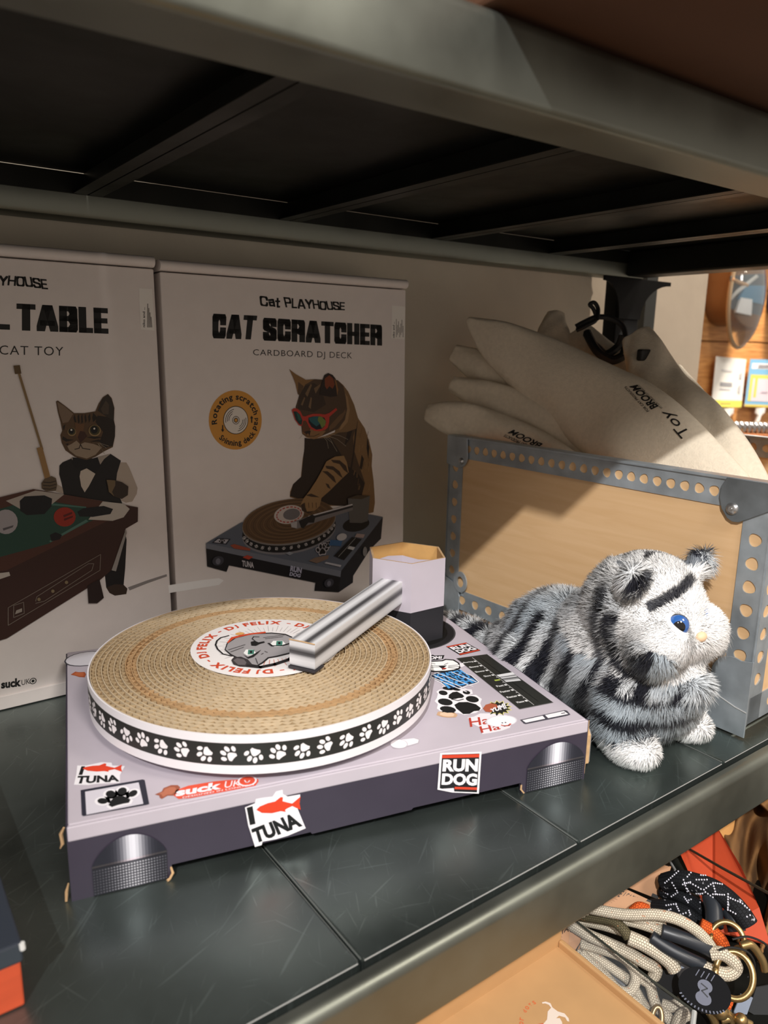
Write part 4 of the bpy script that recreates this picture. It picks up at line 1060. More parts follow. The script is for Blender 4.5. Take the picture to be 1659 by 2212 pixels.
def d_poolcat(A):
    VEST, SH = (26, 23, 22), (176, 162, 148)
    A.poly(cps([(705, 1940), (890, 1560), (908, 1640), (895, 1900), (880, 2060), (770, 2120), (720, 2080)]), (24, 21, 21))
    A.poly(cps([(720, 2080), (800, 2050), (880, 2055), (915, 2090), (905, 2140), (800, 2155), (750, 2130)]), (54, 40, 30))
    # sleeves and body
    A.poly(cps([(840, 930), (905, 932), (930, 975), (965, 1060), (1008, 1165), (1000, 1220), (960, 1290), (900, 1302), (835, 1270), (800, 1200), (805, 1080)]), SH)
    A.poly(cps([(265, 1130), (320, 1160), (330, 1220), (260, 1200)]), SH)
    A.poly(cps([(290, 960), (320, 930), (400, 895), (480, 880), (640, 900), (760, 852), (855, 915), (820, 1030), (805, 1150), (870, 1315), (330, 1225), (310, 1120), (288, 1040)]), VEST)
    A.poly(cps([(485, 1010), (540, 985), (620, 1035), (560, 1150), (522, 1206), (490, 1150), (475, 1060)]), (196, 184, 170))
    A.poly(cps([(640, 880), (760, 852), (700, 900), (660, 958)]), (160, 148, 136)); A.poly(cps([(395, 890), (415, 880), (410, 910)]), (160, 148, 136))
    A.poly(cps([(412, 884), (480, 890), (520, 915), (560, 905), (640, 882), (668, 960), (620, 1030), (540, 985), (485, 1000), (440, 985), (408, 940)]), (18, 16, 16))
    # head
    A.poly(cps([(258, 372), (275, 362), (340, 410), (425, 478), (520, 478), (620, 462), (650, 390), (690, 330), (735, 302), (770, 340), (795, 430), (790, 540), (802, 600), (800, 690), (780, 790), (700, 830), (620, 880), (540, 908), (430, 880), (345, 820), (310, 750), (298, 680), (315, 640), (300, 560), (275, 470)]), (88, 66, 44))
    A.poly(cps([(640, 500), (780, 520), (802, 600), (798, 700), (776, 780), (700, 800), (660, 740), (690, 650), (620, 560)]), (38, 29, 22))
    A.poly(cps([(268, 375), (335, 415), (415, 485), (370, 560), (320, 570), (290, 480)]), (122, 102, 84)); A.poly(cps([(640, 455), (680, 350), (735, 306), (765, 345), (790, 430), (788, 545), (720, 510)]), (50, 42, 34)); A.poly(cps([(668, 440), (715, 360), (745, 400), (740, 490), (690, 485)]), (74, 62, 50))
    for pts in ([(430, 490), (445, 560), (435, 580), (418, 520)], [(470, 485), (475, 560), (462, 575), (455, 510)], [(500, 482), (505, 560), (492, 575), (488, 510)], [(530, 482), (540, 545), (528, 570), (518, 510)], [(570, 480), (575, 530), (560, 570), (552, 510)], [(600, 475), (640, 520), (600, 560), (590, 520)], [(320, 690), (360, 715), (420, 725), (350, 740), (315, 720)], [(345, 760), (375, 755), (365, 775)], [(320, 600), (345, 580), (330, 640)], [(560, 740), (650, 720), (730, 750), (640, 740)], [(540, 700), (600, 690), (690, 700), (610, 715)]): A.poly(cps(pts), (36, 27, 20), lift=False)
    A.up()
    A.poly(cps([(430, 560), (480, 580), (520, 570), (510, 640), (495, 740), (470, 735), (440, 690)]), (104, 72, 44)); A.poly(cps([(455, 700), (480, 640), (520, 650), (545, 690), (500, 735), (480, 752)]), (62, 36, 26))
    A.poly(cps([(400, 760), (445, 730), (480, 765), (520, 745), (600, 760), (680, 790), (620, 860), (540, 895), (440, 868), (380, 820), (360, 780)]), (150, 132, 112)); A.stroke(cps([(430, 810), (470, 800), (482, 765), (500, 800), (570, 812)]), .0008, (50, 38, 30))
    for ex, ey, rr in ((402, 650, 40), (612, 638, 56)):
        A.poly(cps([(ex + rr * math.cos(t), ey + rr * .95 * math.sin(t)) for t in np.linspace(0, 6.2832, 18)[:-1]]), (150, 124, 84)); A.poly(cps([(ex + rr * .85 * math.cos(t), ey - 4 + rr * .82 * math.sin(t)) for t in np.linspace(0, 6.2832, 18)[:-1]]), (66, 60, 34)); A.poly(cps([(ex - 4 + rr * .58 * math.cos(t), ey - 8 + rr * .62 * math.sin(t)) for t in np.linspace(0, 6.2832, 18)[:-1]]), (14, 13, 12)); A.poly(cps([(ex - 4 + 9 * math.cos(t), ey - 18 + 9 * math.sin(t)) for t in np.linspace(0, 6.2832, 12)[:-1]]), (220, 214, 204))
    for b in ((720, 800), (700, 850), (740, 780), (690, 830)): A.stroke(cps([(590, 750), ((590 + b[0]) / 2, 755), b]), .00035, (150, 136, 118), lift=False)
    A.up()
    # cue and paws
    A.stroke(cqs([(78, 622), (190, 990)]), .0020, (134, 110, 76)); A.stroke(cqs([(180, 990), (215, 1120)]), .0048, (152, 118, 74)); A.stroke(cqs([(76, 618), (80, 640)]), .0050, (96, 76, 48))
    A.poly(cps([(122, 1120), (150, 1080), (215, 1055), (255, 1075), (268, 1130), (255, 1190), (170, 1195), (125, 1170)]), (96, 80, 60)); A.poly(cps([(718, 1090), (760, 1085), (860, 1110), (920, 1150), (915, 1230), (860, 1265), (780, 1240), (735, 1180)]), (52, 40, 30)); A.poly(cps([(720, 1090), (800, 1095), (800, 1140), (770, 1200), (790, 1240), (740, 1200), (735, 1150)]), (110, 92, 66))
    for y in (1100, 1130, 1160): A.stroke(cps([(140, y + 10), (200, y + 15), (255, y)]), .0008, (50, 40, 30), lift=False)
    A.up()
    # the table in the picture
    q = lambda *p: cqs(list(p))
    A.poly(q((-330, 1290), (150, 1172), (626, 1255), (625, 1320), (570, 1352), (505, 1540), (450, 1588), (30, 1850), (-330, 1960)), (58, 34, 26))
    A.poly(q((-330, 1290), (150, 1172), (590, 1248), (480, 1320), (30, 1540), (-330, 1600)), (78, 46, 34))
    A.poly(q((-330, 1330), (5, 1260), (90, 1235), (235, 1228), (390, 1255), (450, 1300), (300, 1370), (220, 1420), (0, 1480), (-330, 1560)), (38, 70, 58))
    A.poly(q((220, 1235), (390, 1252), (390, 1258), (215, 1244)), (70, 110, 98), lift=False); A.poly(q((390, 1310), (300, 1362), (222, 1408), (228, 1414), (400, 1318)), (80, 116, 104))
    A.poly(q((25, 1225), (160, 1178), (290, 1196), (235, 1240), (90, 1262)), (170, 160, 150)); A.poly(q((400, 1310), (465, 1228), (560, 1238), (588, 1262), (560, 1300), (510, 1316)), (186, 178, 168)); A.poly(q((-60, 1560), (40, 1548), (45, 1565), (-60, 1600)), (186, 178, 168))
    A.poly(q((88, 1225), (110, 1205), (200, 1200), (235, 1215), (232, 1250), (200, 1285), (120, 1290), (90, 1270)), (20, 20, 22)); A.poly(q((350, 1275), (380, 1258), (470, 1248), (512, 1262), (500, 1285), (420, 1298), (360, 1296)), (22, 22, 24)); A.poly(q((225, 1380), (250, 1368), (280, 1380), (270, 1400), (232, 1408)), (22, 22, 24))
    A.poly([cq(292 + 50 * math.cos(t), 1298 + 44 * math.sin(t)) for t in np.linspace(0, 6.28, 20)[:-1]], (150, 44, 26)); A.poly(q((285, 1290), (325, 1275), (326, 1284), (288, 1300)), (90, 24, 16), lift=False); A.poly(q((288, 1306), (330, 1292), (328, 1300), (290, 1316)), (90, 24, 16)); A.poly([cq(25 + 54 * math.cos(t), 1320 + 56 * math.sin(t)) for t in np.linspace(0, 6.28, 20)[:-1]], (164, 158, 160)); A.poly(q((10, 1350), (60, 1335), (56, 1345), (14, 1360)), (90, 86, 88))
    A.poly(q((505, 1540), (570, 1352), (574, 1370), (525, 1545)), (150, 144, 138)); A.poly(q((395, 1610), (450, 1580), (470, 1665), (440, 1690), (400, 1690)), (40, 26, 22))
    for pts in (((35, 1790), (35, 1710), (455, 1468), (452, 1540), (35, 1790)), ((60, 1700), (105, 1685), (108, 1735), (60, 1755), (60, 1700)), ((160, 1680), (165, 1660), (400, 1510), (424, 1510), (415, 1540), (200, 1680), (160, 1690))): A.stroke(q(*pts), .0006, (120, 108, 98), lift=False)
    A.poly(q((66, 1740), (72, 1722), (98, 1712), (98, 1728)), (150, 140, 130))
    for x, y in ((175, 1672), (238, 1635), (300, 1595)): A.poly([cq(x + 8 * math.cos(t), y + 8 * math.sin(t)) for t in np.linspace(0, 6.28, 9)[:-1]], (128, 112, 84), lift=False)
art_box('cat_picture', box_l, d_poolcat)

art_box('floor_print', box_r, lambda A: A.poly(cbs([(96, 2080), (300, 2048), (410, 2036), (440, 2050), (410, 2078), (300, 2096), (100, 2128)]), (244, 242, 240)))
art_box('floor_print', box_l, lambda A: A.poly(cqs([(582, 1620), (670, 1588), (758, 1560), (760, 1570), (670, 1602), (590, 1634)]), (138, 132, 130)))

# ================================================================== plywood crate with perforated steel edges
PLY = wood('plywood', (211, 172, 126), (219, 182, 138), (2.5, 30, 30), .55)
PLYI = wood('plywood_inside', (170, 126, 78), (196, 150, 100), (2.5, 30, 30), .6)
ZINC = steel('zinc_strip', (166, 174, 180), .40, .55, scratch=False, nsc=42)
ZINCD = steel('zinc_corner', (120, 126, 130), .38, .6, scratch=False, nsc=42)
CA = np.array((0.6050, 0.0105)); CB = np.array((0.5918, 0.3985))
CL = np.linalg.norm(CB - CA); CRZ = math.atan2(CB[1] - CA[1], CB[0] - CA[0])
CH, CW = 0.2235, 0.350
def make_crate(name, label, loc):
    # local frame: x along the long side, y to the inside (away from the camera), z up
    c = thing(name, label, 'crate', loc, (0, 0, CRZ))
    def yy(v): return -v                      # local -y points to +X of the shop
    mb = MB(); 
    mb.box((.002, yy(.002), .0125), (CL - .002, yy(.011), CH - .001), PLY); mb.build('side_board', c, local=True)
    mb = MB(); mb.box((.002, yy(CW - .011), .0125), (CL - .002, yy(CW - .002), CH - .001), PLY); mb.build('side_board', c, local=True)
    for x0 in (.002, CL - .011):
        mb = MB(); mb.box((x0, yy(.011), .0125), (x0 + .009, yy(CW - .011), CH - .001), PLY); mb.build('end_board', c, local=True)
    mb = MB(); mb.box((.012, yy(.004), .003), (CL - .012, yy(CW - .004), .0125), PLYI); mb.build('base_board', c, local=True)
    SW = .0245
    def strip(mb, o, du, dv, dn, length, holes, hr, skip0, skip1, w=SW, m=ZINC):
        """flat perforated strip; o corner, du along, dv across, dn out of the board"""
        o, du, dv, dn = [np.array(v, float) for v in (o, du, dv, dn)]
        th = .0011
        P = lambda u, v, h=th: tuple(o + du * u + dv * v + dn * h)
        def quad(u0, u1): mb.poly([P(u0, 0), P(u1, 0), P(u1, w), P(u0, w)], m)
        n = holes; pitch = (length - skip0 - skip1) / n
        if skip0 > 0: quad(0, skip0)
        if skip1 > 0: quad(length - skip1, length)
        for i in range(n):
            u0 = skip0 + i * pitch; uc, vc = u0 + pitch / 2, w * .52
            K = 20; inner = []; outer = []
            wob = random.uniform(0, 6.28)
            for k in range(K):
                a = 2 * math.pi * k / K; rr = hr * (1 + .06 * math.sin(3 * a + wob))
                inner.append((uc + rr * math.cos(a), vc + rr * math.sin(a)))
                ca, sa = math.cos(a), math.sin(a)
                s1 = (pitch / 2) / abs(ca) if abs(ca) > 1e-6 else 9e9
                s2 = ((w - vc) / sa if sa > 1e-6 else (vc / -sa if sa < -1e-6 else 9e9)); s_ = min(s1, s2)
                outer.append((uc + s_ * ca, vc + s_ * sa))
            for k in range(K):
                k2 = (k + 1) % K
                pts = [outer[k], outer[k2]]
                # keep the cell's corners
                a, b = outer[k], outer[k2]
                if abs(a[0] - b[0]) > 1e-7 and abs(a[1] - b[1]) > 1e-7:
                    cx_ = a[0] if abs(abs(a[0] - uc) - pitch / 2) < 1e-7 else b[0]; cy_ = b[1] if cx_ == a[0] else a[1]
                    pts = [a, (cx_, cy_), b]
                mb.poly([P(*inner[k])] + [P(*p) for p in pts] + [P(*inner[k2])], m)
                mb.poly([P(*inner[k]), P(*inner[k2]), P(*inner[k2], -.0002), P(*inner[k], -.0002)], m)
        for v in (0, w): mb.poly([P(0, v), P(length, v), P(length, v, 0), P(0, v, 0)], m)
        for u in (0, length): mb.poly([P(u, 0), P(u, w), P(u, w, 0), P(u, 0, 0)], m)
    f = .002
    for side, y0, dn in ((0, .002, (0, 1, 0)), (1, CW - .002, (0, -1, 0))):
        Y = yy(y0)
        for nm, (o, du, dv, L, h, hr, s0, s1) in {'a': ((0, Y, CH), (1, 0, 0), (0, 0, -1), CL, 24, .0046, .032, .026),
                  'b': ((0, Y, .0125), (1, 0, 0), (0, 0, 1), CL, 15, .0054, .030, .022),
                  'c': ((0, Y, .0125), (0, 0, 1), (1, 0, 0), CH - .0125, 7, .0056, .030, .038),
                  'd': ((CL, Y, .0125), (0, 0, 1), (-1, 0, 0), CH - .0125, 7, .0052, .036, .026)}.items():
            mb = MB(); dn2 = np.array(dn) * (1.0 if nm in 'ab' else 1.0)
            strip(mb, np.array(o) + np.array(dn) * (.0002 if nm in 'cd' else 0), du, dv, dn2, L, h, hr, s0, s1)
            mb.build('steel_strip', c, local=True, fixn=False)
    mb = MB(); strip(mb, np.array((0, yy(CW - .011), CH)), (1, 0, 0), (0, 0, -1), np.array((0, 1, 0)), CL, 20, .0050, .03, .026); mb.build('steel_strip', c, local=True, fixn=False)
    for x0, dn in ((.002, (-1, 0, 0)), (CL - .002, (1, 0, 0))):
        for (o, du, dv, L, h, hr, s0, s1) in (((x0, 0, CH), (0, -1, 0), (0, 0, -1), CW, 17, .0046, .03, .03), ((x0, 0, .0125), (0, -1, 0), (0, 0, 1), CW, 12, .0054, .03, .03),
                  ((x0, 0, .0125), (0, 0, 1), (0, -1, 0), CH - .0125, 7, .0056, .030, .038), ((x0, -CW, .0125), (0, 0, 1), (0, 1, 0), CH - .0125, 7, .0056, .030, .038)):
            mb = MB(); strip(mb, np.array(o), du, dv, dn, L, h, hr, s0, s1); mb.build('steel_strip', c, local=True, fixn=False)
    # rolled rim along the top
    mb = MB()
    mb.box((-.0008, .0008, CH - .0015), (CL + .0008, yy(.013), CH + .0012), ZINC); mb.box((-.0008, yy(CW - .013), CH - .0015), (CL + .0008, yy(CW), CH + .0012), ZINC)
    mb.box((-.0008, yy(.013), CH - .0015), (.013, yy(CW - .013), CH + .0012), ZINC); mb.box((CL - .013, yy(.013), CH - .0015), (CL + .0008, yy(CW - .013), CH + .0012), ZINC)
    mb.build('rim', c, local=True, bevel=.0006)
    # corner caps with rivets
    def cap(pts, y, m, nrm):
        mb = MB(); mb.prism(pts, 0, .0016, m, lambda p: (p[0], y + nrm * p[2], p[1])); o_ = mb.build('corner_cap', c, local=True, bevel=.0004); ORIGIN[o_.name] = (0, 0, 0); return o_
    def rivet(par, x, z, y, nrm, r=.0055):
        mb = MB(); mb.lathe([(.0001, .0034), (.0012, .0034), (.0014, .0026), (.0022, .0028), (r * .8, .0020), (r, .0004), (r, 0)], mat('rivet', (190, 190, 190), .3, .9), 20, lambda p: (x + p[0], y + nrm * (p[2] + .0016), z + p[1])); mb.build('rivet', par, local=True, smooth=True)
    arc = lambda cx, cz, r, a0, a1, n=8: [(cx + r * math.cos(math.radians(a0 + (a1 - a0) * k / n)), cz + r * math.sin(math.radians(a0 + (a1 - a0) * k / n))) for k in range(n + 1)]
    for y, nrm in ((.0004, 1),):
        T = CH + .0006
        k1 = cap([(-.0006, T), (.0415, T)] + [(.0455, T - .008), (.0460, T - .017), (.0430, T - .027), (.0375, T - .034), (.0320, T - .0365), (.0270, T - .0360), (-.0006, T - .0200)], y, ZINCD, nrm); rivet(k1, .0335, T - .0255, y, nrm)
        k2 = cap([(CL + .0006, T), (CL - .0330, T)] + arc(CL - .020, T - .022, .015, 165, 285) + [(CL - .013, T - .036), (CL + .0006, T - .034)], y, ZINC, nrm); rivet(k2, CL - .0255, T - .0280, y, nrm, .004)
        k3 = cap([(-.0006, .002), (.0560, .002)] + arc(.052, .018, .012, -60, 90) + [(.034, .034)] + arc(.016, .052, .019, -20, 110) + [(-.0006, .072)], y, ZINC, nrm)
        cap([(CL + .0006, .002), (CL - .0300, .002), (CL - .0310, .030), (CL - .024, .044), (CL + .0006, .050)], y, ZINC, nrm)
    # lifting ring on the lower back corner of the side
    mb = MB(); rc = (CL - .0325, .0490); n = 28
    for k in range(n):
        a, b = 2 * math.pi * k / n, 2 * math.pi * (k + 1) / n
        for (ra, rb) in ((.0068, .0130),):
            P = lambda r, t, h: (rc[0] + r * .85 * math.cos(t), .0016 + h, rc[1] + r * math.sin(t))
            mb.poly([P(ra, a, .0016), P(rb, a, .0016), P(rb, b, .0016), P(ra, b, .0016)], ZINC)
            mb.poly([P(rb, a, .0016), P(rb, a, 0), P(rb, b, 0), P(rb, b, .0016)], ZINC); mb.poly([P(ra, a, .0016), P(ra, a, 0), P(ra, b, 0), P(ra, b, .0016)], ZINC)
    mb.build('ring_plate', c, local=True)
    # wrapped bent foot of the near upright
    mb = MB(); mb.tube([(.0440, .0012, .0640), (.0400, .0014, .0480), (.0360, .0016, .0400), (.0270, .0018, .0320), (.0100, .0020, .0270), (.0000, .0020, .0255)], .0007, mat('bright_edge', (216, 216, 214), .3, .6), seg=6); mb.build('folded_edge', k3, local=True)
    return c
crate = make_crate('plywood_crate', 'plywood crate with perforated steel edging behind the toy cat', (CA[0], CA[1], 0))
# a second long crate side standing further right, seen over the rim
# ================================================================== cotton bags stuffed in the crate
COT = mat('cotton_cloth', (214, 202, 182), .9, spec=.1, noise=.05, nscale=220, bump=.25, bscale=500)
CORD = mat('black_cord', (16, 16, 17), .6)
def soft_bag(name, label, path, halfw, thick, group='cotton toy bags in the crate', folds=0.10, seed=1, mm=None):
    """path: (px,py,depth) centre line from tip to mouth; half widths across; flattened cushion section"""
    r = random.Random(seed)
    P = [at(*p) for p in path]
    # resample with Catmull-Rom
    def cr(arr, t):
        i = min(int(t), len(arr) - 2); u = t - i
        p0, p1, p2, p3 = [np.array(arr[max(0, min(len(arr) - 1, j))], float) for j in (i - 1, i, i + 1, i + 2)]
        return .5 * ((2 * p1) + (-p0 + p2) * u + (2 * p0 - 5 * p1 + 4 * p2 - p3) * u * u + (-p0 + 3 * p1 - 3 * p2 + p3) * u ** 3)
    n = 44; pts = [cr(P, (len(P) - 1) * i / (n - 1)) for i in range(n)]
    hw = [float(cr([[w] for w in halfw], (len(halfw) - 1) * i / (n - 1))[0]) for i in range(n)]
    tk = [float(cr([[w] for w in thick], (len(thick) - 1) * i / (n - 1))[0]) for i in range(n)]
    mb = MB(); seg = 40; ph = [r.uniform(0, 6.28) for _ in range(8)]
    base = len(mb.v); k = mb.mi(mm or COT)
    for i in range(n):
        t = pts[min(i + 1, n - 1)] - pts[max(i - 1, 0)]; t /= np.linalg.norm(t)
        view = CAM_C - pts[i]; view /= np.linalg.norm(view)
        nrm = view - t * (view @ t); nrm /= np.linalg.norm(nrm); side = np.cross(t, nrm)
        s = i / (n - 1)
        for j in range(seg):
            a = 2 * math.pi * j / seg; ca, sa = math.cos(a), math.sin(a)
            x = hw[i] * math.copysign(abs(ca) ** .75, ca); y = tk[i] * math.copysign(abs(sa) ** .8, sa)
            w = folds * tk[i] * (math.sin(7 * s + 2 * a + ph[0]) + .7 * math.sin(13 * s - 3 * a + ph[1]) + .5 * math.sin(23 * s + 5 * a + ph[2]) + .45 * math.sin(37 * s - 7 * a + ph[3]) * math.exp(-6 * s))
            y += w * (1 if sa > 0 else -1) * abs(sa) ** .5; x += .4 * w * ca
            mb.v.append(tuple(pts[i] + side * x + nrm * y))
    for i in range(n - 1):
        for j in range(seg):
            j2 = (j + 1) % seg; mb.f.append((base + i * seg + j, base + i * seg + j2, base + (i + 1) * seg + j2, base + (i + 1) * seg + j)); mb.m.append(k)
    mb.f.append(tuple(base + j for j in range(seg))[::-1]); mb.m.append(k); mb.f.append(tuple(base + (n - 1) * seg + j for j in range(seg))); mb.m.append(k)
    o0 = pts[-1]
    b = thing(name, label, 'bag', tuple(o0), group=group)
    body = mb.build('cloth_body', b, smooth=True, auto=0, subsurf=1)
    return b, pts, hw, tk
bags = []
bags.append(soft_bag('cotton_bag', 'lowest cream cotton bag, its round end poking out far left', [(922, 892, .93), (985, 905, .915), (1060, 930, .90), (1160, 975, .87), (1300, 1085, .80)], [.010, .020, .0235, .024, .024, .023], [.009, .014, .015, .014, .013], seed=1))
bags.append(soft_bag('cotton_bag', 'cream cotton bag second from bottom of the pile in the crate', [(975, 828, .945), (1050, 858, .93), (1160, 905, .90), (1290, 980, .85), (1400, 1090, .80)], [.010, .020, .0265, .032, .032], [.010, .016, .017, .016, .014], seed=2))
bags.append(soft_bag('cotton_bag', 'cream cotton bag third from bottom, tucked under the printed one', [(978, 762, .965), (1050, 800, .95), (1140, 850, .925), (1250, 930, .87), (1420, 1090, .80)], [.011, .0225, .029, .031, .030], [.010, .015, .016, .015, .013], seed=3))
b_top = soft_bag('cotton_bag', 'big cream cotton bag on top of the pile, printed Toy Broom', [(1009, 690, .93), (1075, 738, .92), (1180, 808, .895), (1290, 880, .85), (1390, 950, .795), (1540, 1110, .72)], [.004, .026, .042, .050, .050, .047], [.004, .014, .018, .018, .016, .014], seed=4)
bags.append(b_top)
bags.append(soft_bag('cotton_bag', 'short cream bag corner standing up behind the printed bag', [(1200, 678, 1.0), (1196, 720, .99), (1200, 770, .98), (1215, 830, .96)], [.012, .021, .022, .022], [.008, .011, .012, .012], seed=5, folds=.12))
b_cord = soft_bag('cotton_bag', 'cream bag with its mouth tied by black cord', [(1245, 720, .985), (1290, 790, .96), (1345, 860, .93), (1420, 940, .88)], [.020, .034, .036, .036], [.010, .014, .014, .014], seed=6)
b_right = soft_bag('cotton_bag', 'tall bright cream bag leaning rightmost in the crate', [(1375, 722, .90), (1395, 770, .885), (1420, 840, .865), (1480, 920, .82), (1545, 1000, .775), (1625, 1130, .73)], [.017, .024, .034, .040, .036, .032], [.010, .017, .019, .019, .017, .015], seed=7, folds=.13)
b_side = soft_bag('cotton_bag', 'narrow cream bag lying along the right flank of the tall one', [(1455, 800, .90), (1500, 880, .86), (1560, 965, .82), (1650, 1120, .77)], [.010, .019, .020, .019], [.010, .013, .013, .012], seed=8)
# knotted black cords and toggles
def cord(pts, r, name, parent, m=CORD):
    mb = MB(); 
    P = [at(*p) for p in pts]; n = (len(P) - 1) * 6 + 1; out = []
    for i in range(n):
        t = i / 6; k = min(int(t), len(P) - 2); u = t - k
        p0, p1, p2, p3 = [P[max(0, min(len(P) - 1, j))] for j in (k - 1, k, k + 1, k + 2)]
        out.append(.5 * ((2 * p1) + (-p0 + p2) * u + (2 * p0 - 5 * p1 + 4 * p2 - p3) * u * u + (-p0 + 3 * p1 - 3 * p2 + p3) * u ** 3))
    mb.tube(out, r, m, seg=8); return mb.build(name, parent, smooth=True)
bc = b_cord[0]
cord([(1244, 706, .95), (1265, 695, .945), (1290, 685, .94), (1320, 688, .94), (1345, 705, .935), (1352, 735, .93), (1345, 762, .93)], .0034, 'cord', bc)
cord([(1245, 714, .945), (1270, 702, .94), (1288, 690, .94), (1282, 668, .94), (1274, 658, .94), (1284, 654, .94), (1292, 668, .94), (1290, 690, .935)], .0026, 'cord', bc)
cord([(1268, 716, .945), (1275, 735, .94), (1292, 752, .935), (1310, 765, .93), (1335, 748, .93), (1345, 725, .925)], .0048, 'cord', bc)
cord([(1268, 720, .945), (1290, 758, .93), (1320, 778, .925), (1345, 770, .925)], .0055, 'cord', bc)
mb = MB(); mb.box(tuple(at(1392, 768, .868) - np.array((.010, .004, .006))), tuple(at(1392, 768, .868) + np.array((.008, .004, .007))), CORD); mb.build('toggle', b_right[0], bevel=.002)
# lettering printed on the upper bag: laid on its cloth
def bag_text(bag, string, quad, off, name, dep=.0, shear=0.0, rgb=(34, 32, 31)):
    b, pts, hw, tk = bag
    dg = bpy.context.evaluated_depsgraph_get(); body = [c for c in b.children if c.name.startswith('cloth_body')][0]
    bpy.context.view_layer.update(); ev = body.evaluated_get(bpy.context.evaluated_depsgraph_get()); mi = body.matrix_world.inverted()
    v, t, _ = text_tris(string, off)
    q = [np.array(p, float) for p in quad]; out = []; last = None
    for a, bb in v:
        p = q[0] * (1 - a) * (1 - bb) + q[1] * a * (1 - bb) + q[2] * a * bb + q[3] * (1 - a) * bb
        d_ = Vector(ray(*p)); o_ = mi @ Vector(CAM_C)
        ok, loc, nrm, _i = ev.ray_cast(o_, d_.normalized())
        if ok: w = np.array(body.matrix_world @ loc) + np.array(nrm) * .0006; last = w
        else: w = last if last is not None else at(*p, .8)
        out.append(tuple(w))
    mb = MB(); mb.add(out, t, ink(rgb)); return mb.build(name, b, fixn=False)
z7 = lambda x, y: (1200 + x / 3.614, 560 + y / 3.614)
bpy.context.view_layer.update()
bag_text(b_top, 'Toy', [z7(1080, 1345), z7(915, 1185), z7(800, 1195), z7(985, 1405)], .0, 'toy_lettering')
bag_text(b_top, 'BROOM', [z7(808, 1148), z7(640, 982), z7(575, 996), z7(748, 1176)], .03, 'broom_lettering')
bag_text(b_top, 'FOR CAT PRODUCTS', [z7(735, 1185), z7(552, 992), z7(537, 1002), z7(715, 1195)], .015, 'small_lettering')
bag_text(b_top, 'MY CAT LIKES TOY BROOM', [z7(840, 1160), z7(650, 980), z7(634, 988), z7(824, 1170)], .0, 'small_lettering')
z5 = lambda x, y: (880 + x / 2.13, 560 + y / 2.13)
bag_text(bags[0], 'BROOM', [z5(625, 850), z5(490, 785), z5(460, 800), z5(598, 870)], .03, 'broom_lettering')
bag_text(bags[0], 'FOR CAT PRODUCTS', [z5(585, 865), z5(452, 806), z5(441, 815), z5(572, 878)], .015, 'small_lettering')

# ================================================================== plush toy cat
MX, MY = 0.531, 0.068
plush = thing('plush_cat', 'fluffy grey tiger-striped toy cat with white face and blue eyes', 'soft toy', (MX, 0.12, 0.0))
def plush_form():
    bm = bmesh.new()
    def e(c, r, rot=(0, 0, 0)):
        m = Matrix.Translation(c) @ Matrix.Rotation(rot[2], 4, 'Z') @ Matrix.Rotation(rot[0], 4, 'X') @ Matrix.Rotation(rot[1], 4, 'Y') @ Matrix.Diagonal((*r, 1))
        bmesh.ops.create_uvsphere(bm, u_segments=28, v_segments=18, radius=1, matrix=m)
    X = MX
    e((X, .148, .054), (.050, .064, .050), (.12, 0, 0))        # haunches and back
    e((X, .100, .068), (.049, .052, .058), (.25, 0, 0))        # back towards the shoulders
    e((X, .058, .060), (.045, .040, .052))                     # chest
    e((X, .198, .036), (.040, .034, .033))                     # rump
    e((X, .070, .116), (.049, .046, .046))                     # head
    e((X - .025, .038, .101), (.027, .024, .024)); e((X + .025, .038, .101), (.027, .024, .024))   # cheeks
    e((X, .030, .099), (.020, .015, .014))                     # muzzle
    for s in (-1, 1):
        e((X + s * .0425, .052, .1515), (.0120, .008, .0165), (0, s * .85, 0))       # ears
        e((X + s * .036, .060, .038), (.019, .021, .040))                        # forelegs
        e((X + s * .037, .046, .0115), (.018, .024, .0120))                      # forepaws
        e((X + s * .044, .165, .034), (.020, .034, .034)); e((X + s * .048, .140, .012), (.017, .030, .012))   # hind legs and feet
    e((X, .022, .062), (.017, .013, .016))                     # ruff under the chin
    n = 12                                                     # tail lying on the shelf
    for k in range(n):
        t = k / (n - 1); e((X - .004 - .012 * math.sin(t * 2.5), .215 + .110 * t, .022 + .012 * math.sin(t * 3.1)), (.0130 - .003 * t,) * 3)
    me = bpy.data.meshes.new('plush_form'); bm.to_mesh(me); bm.free()
    o = bpy.data.objects.new('plush_form', me); COL.objects.link(o)
    rm = o.modifiers.new('r', 'REMESH'); rm.mode = 'VOXEL'; rm.voxel_size = .0028
    sm = o.modifiers.new('s', 'SMOOTH'); sm.factor = .6; sm.iterations = 9
    bpy.context.view_layer.update()
    out = bpy.data.meshes.new_from_object(o.evaluated_get(bpy.context.evaluated_depsgraph_get()))
    COL.objects.unlink(o); bpy.data.objects.remove(o)
    return out
pm = plush_form()
V = np.empty(len(pm.vertices) * 3); pm.vertices.foreach_get('co', V); V = V.reshape(-1, 3)
N = np.empty(len(pm.vertices) * 3); pm.vertices.foreach_get('normal', N); N = N.reshape(-1, 3)

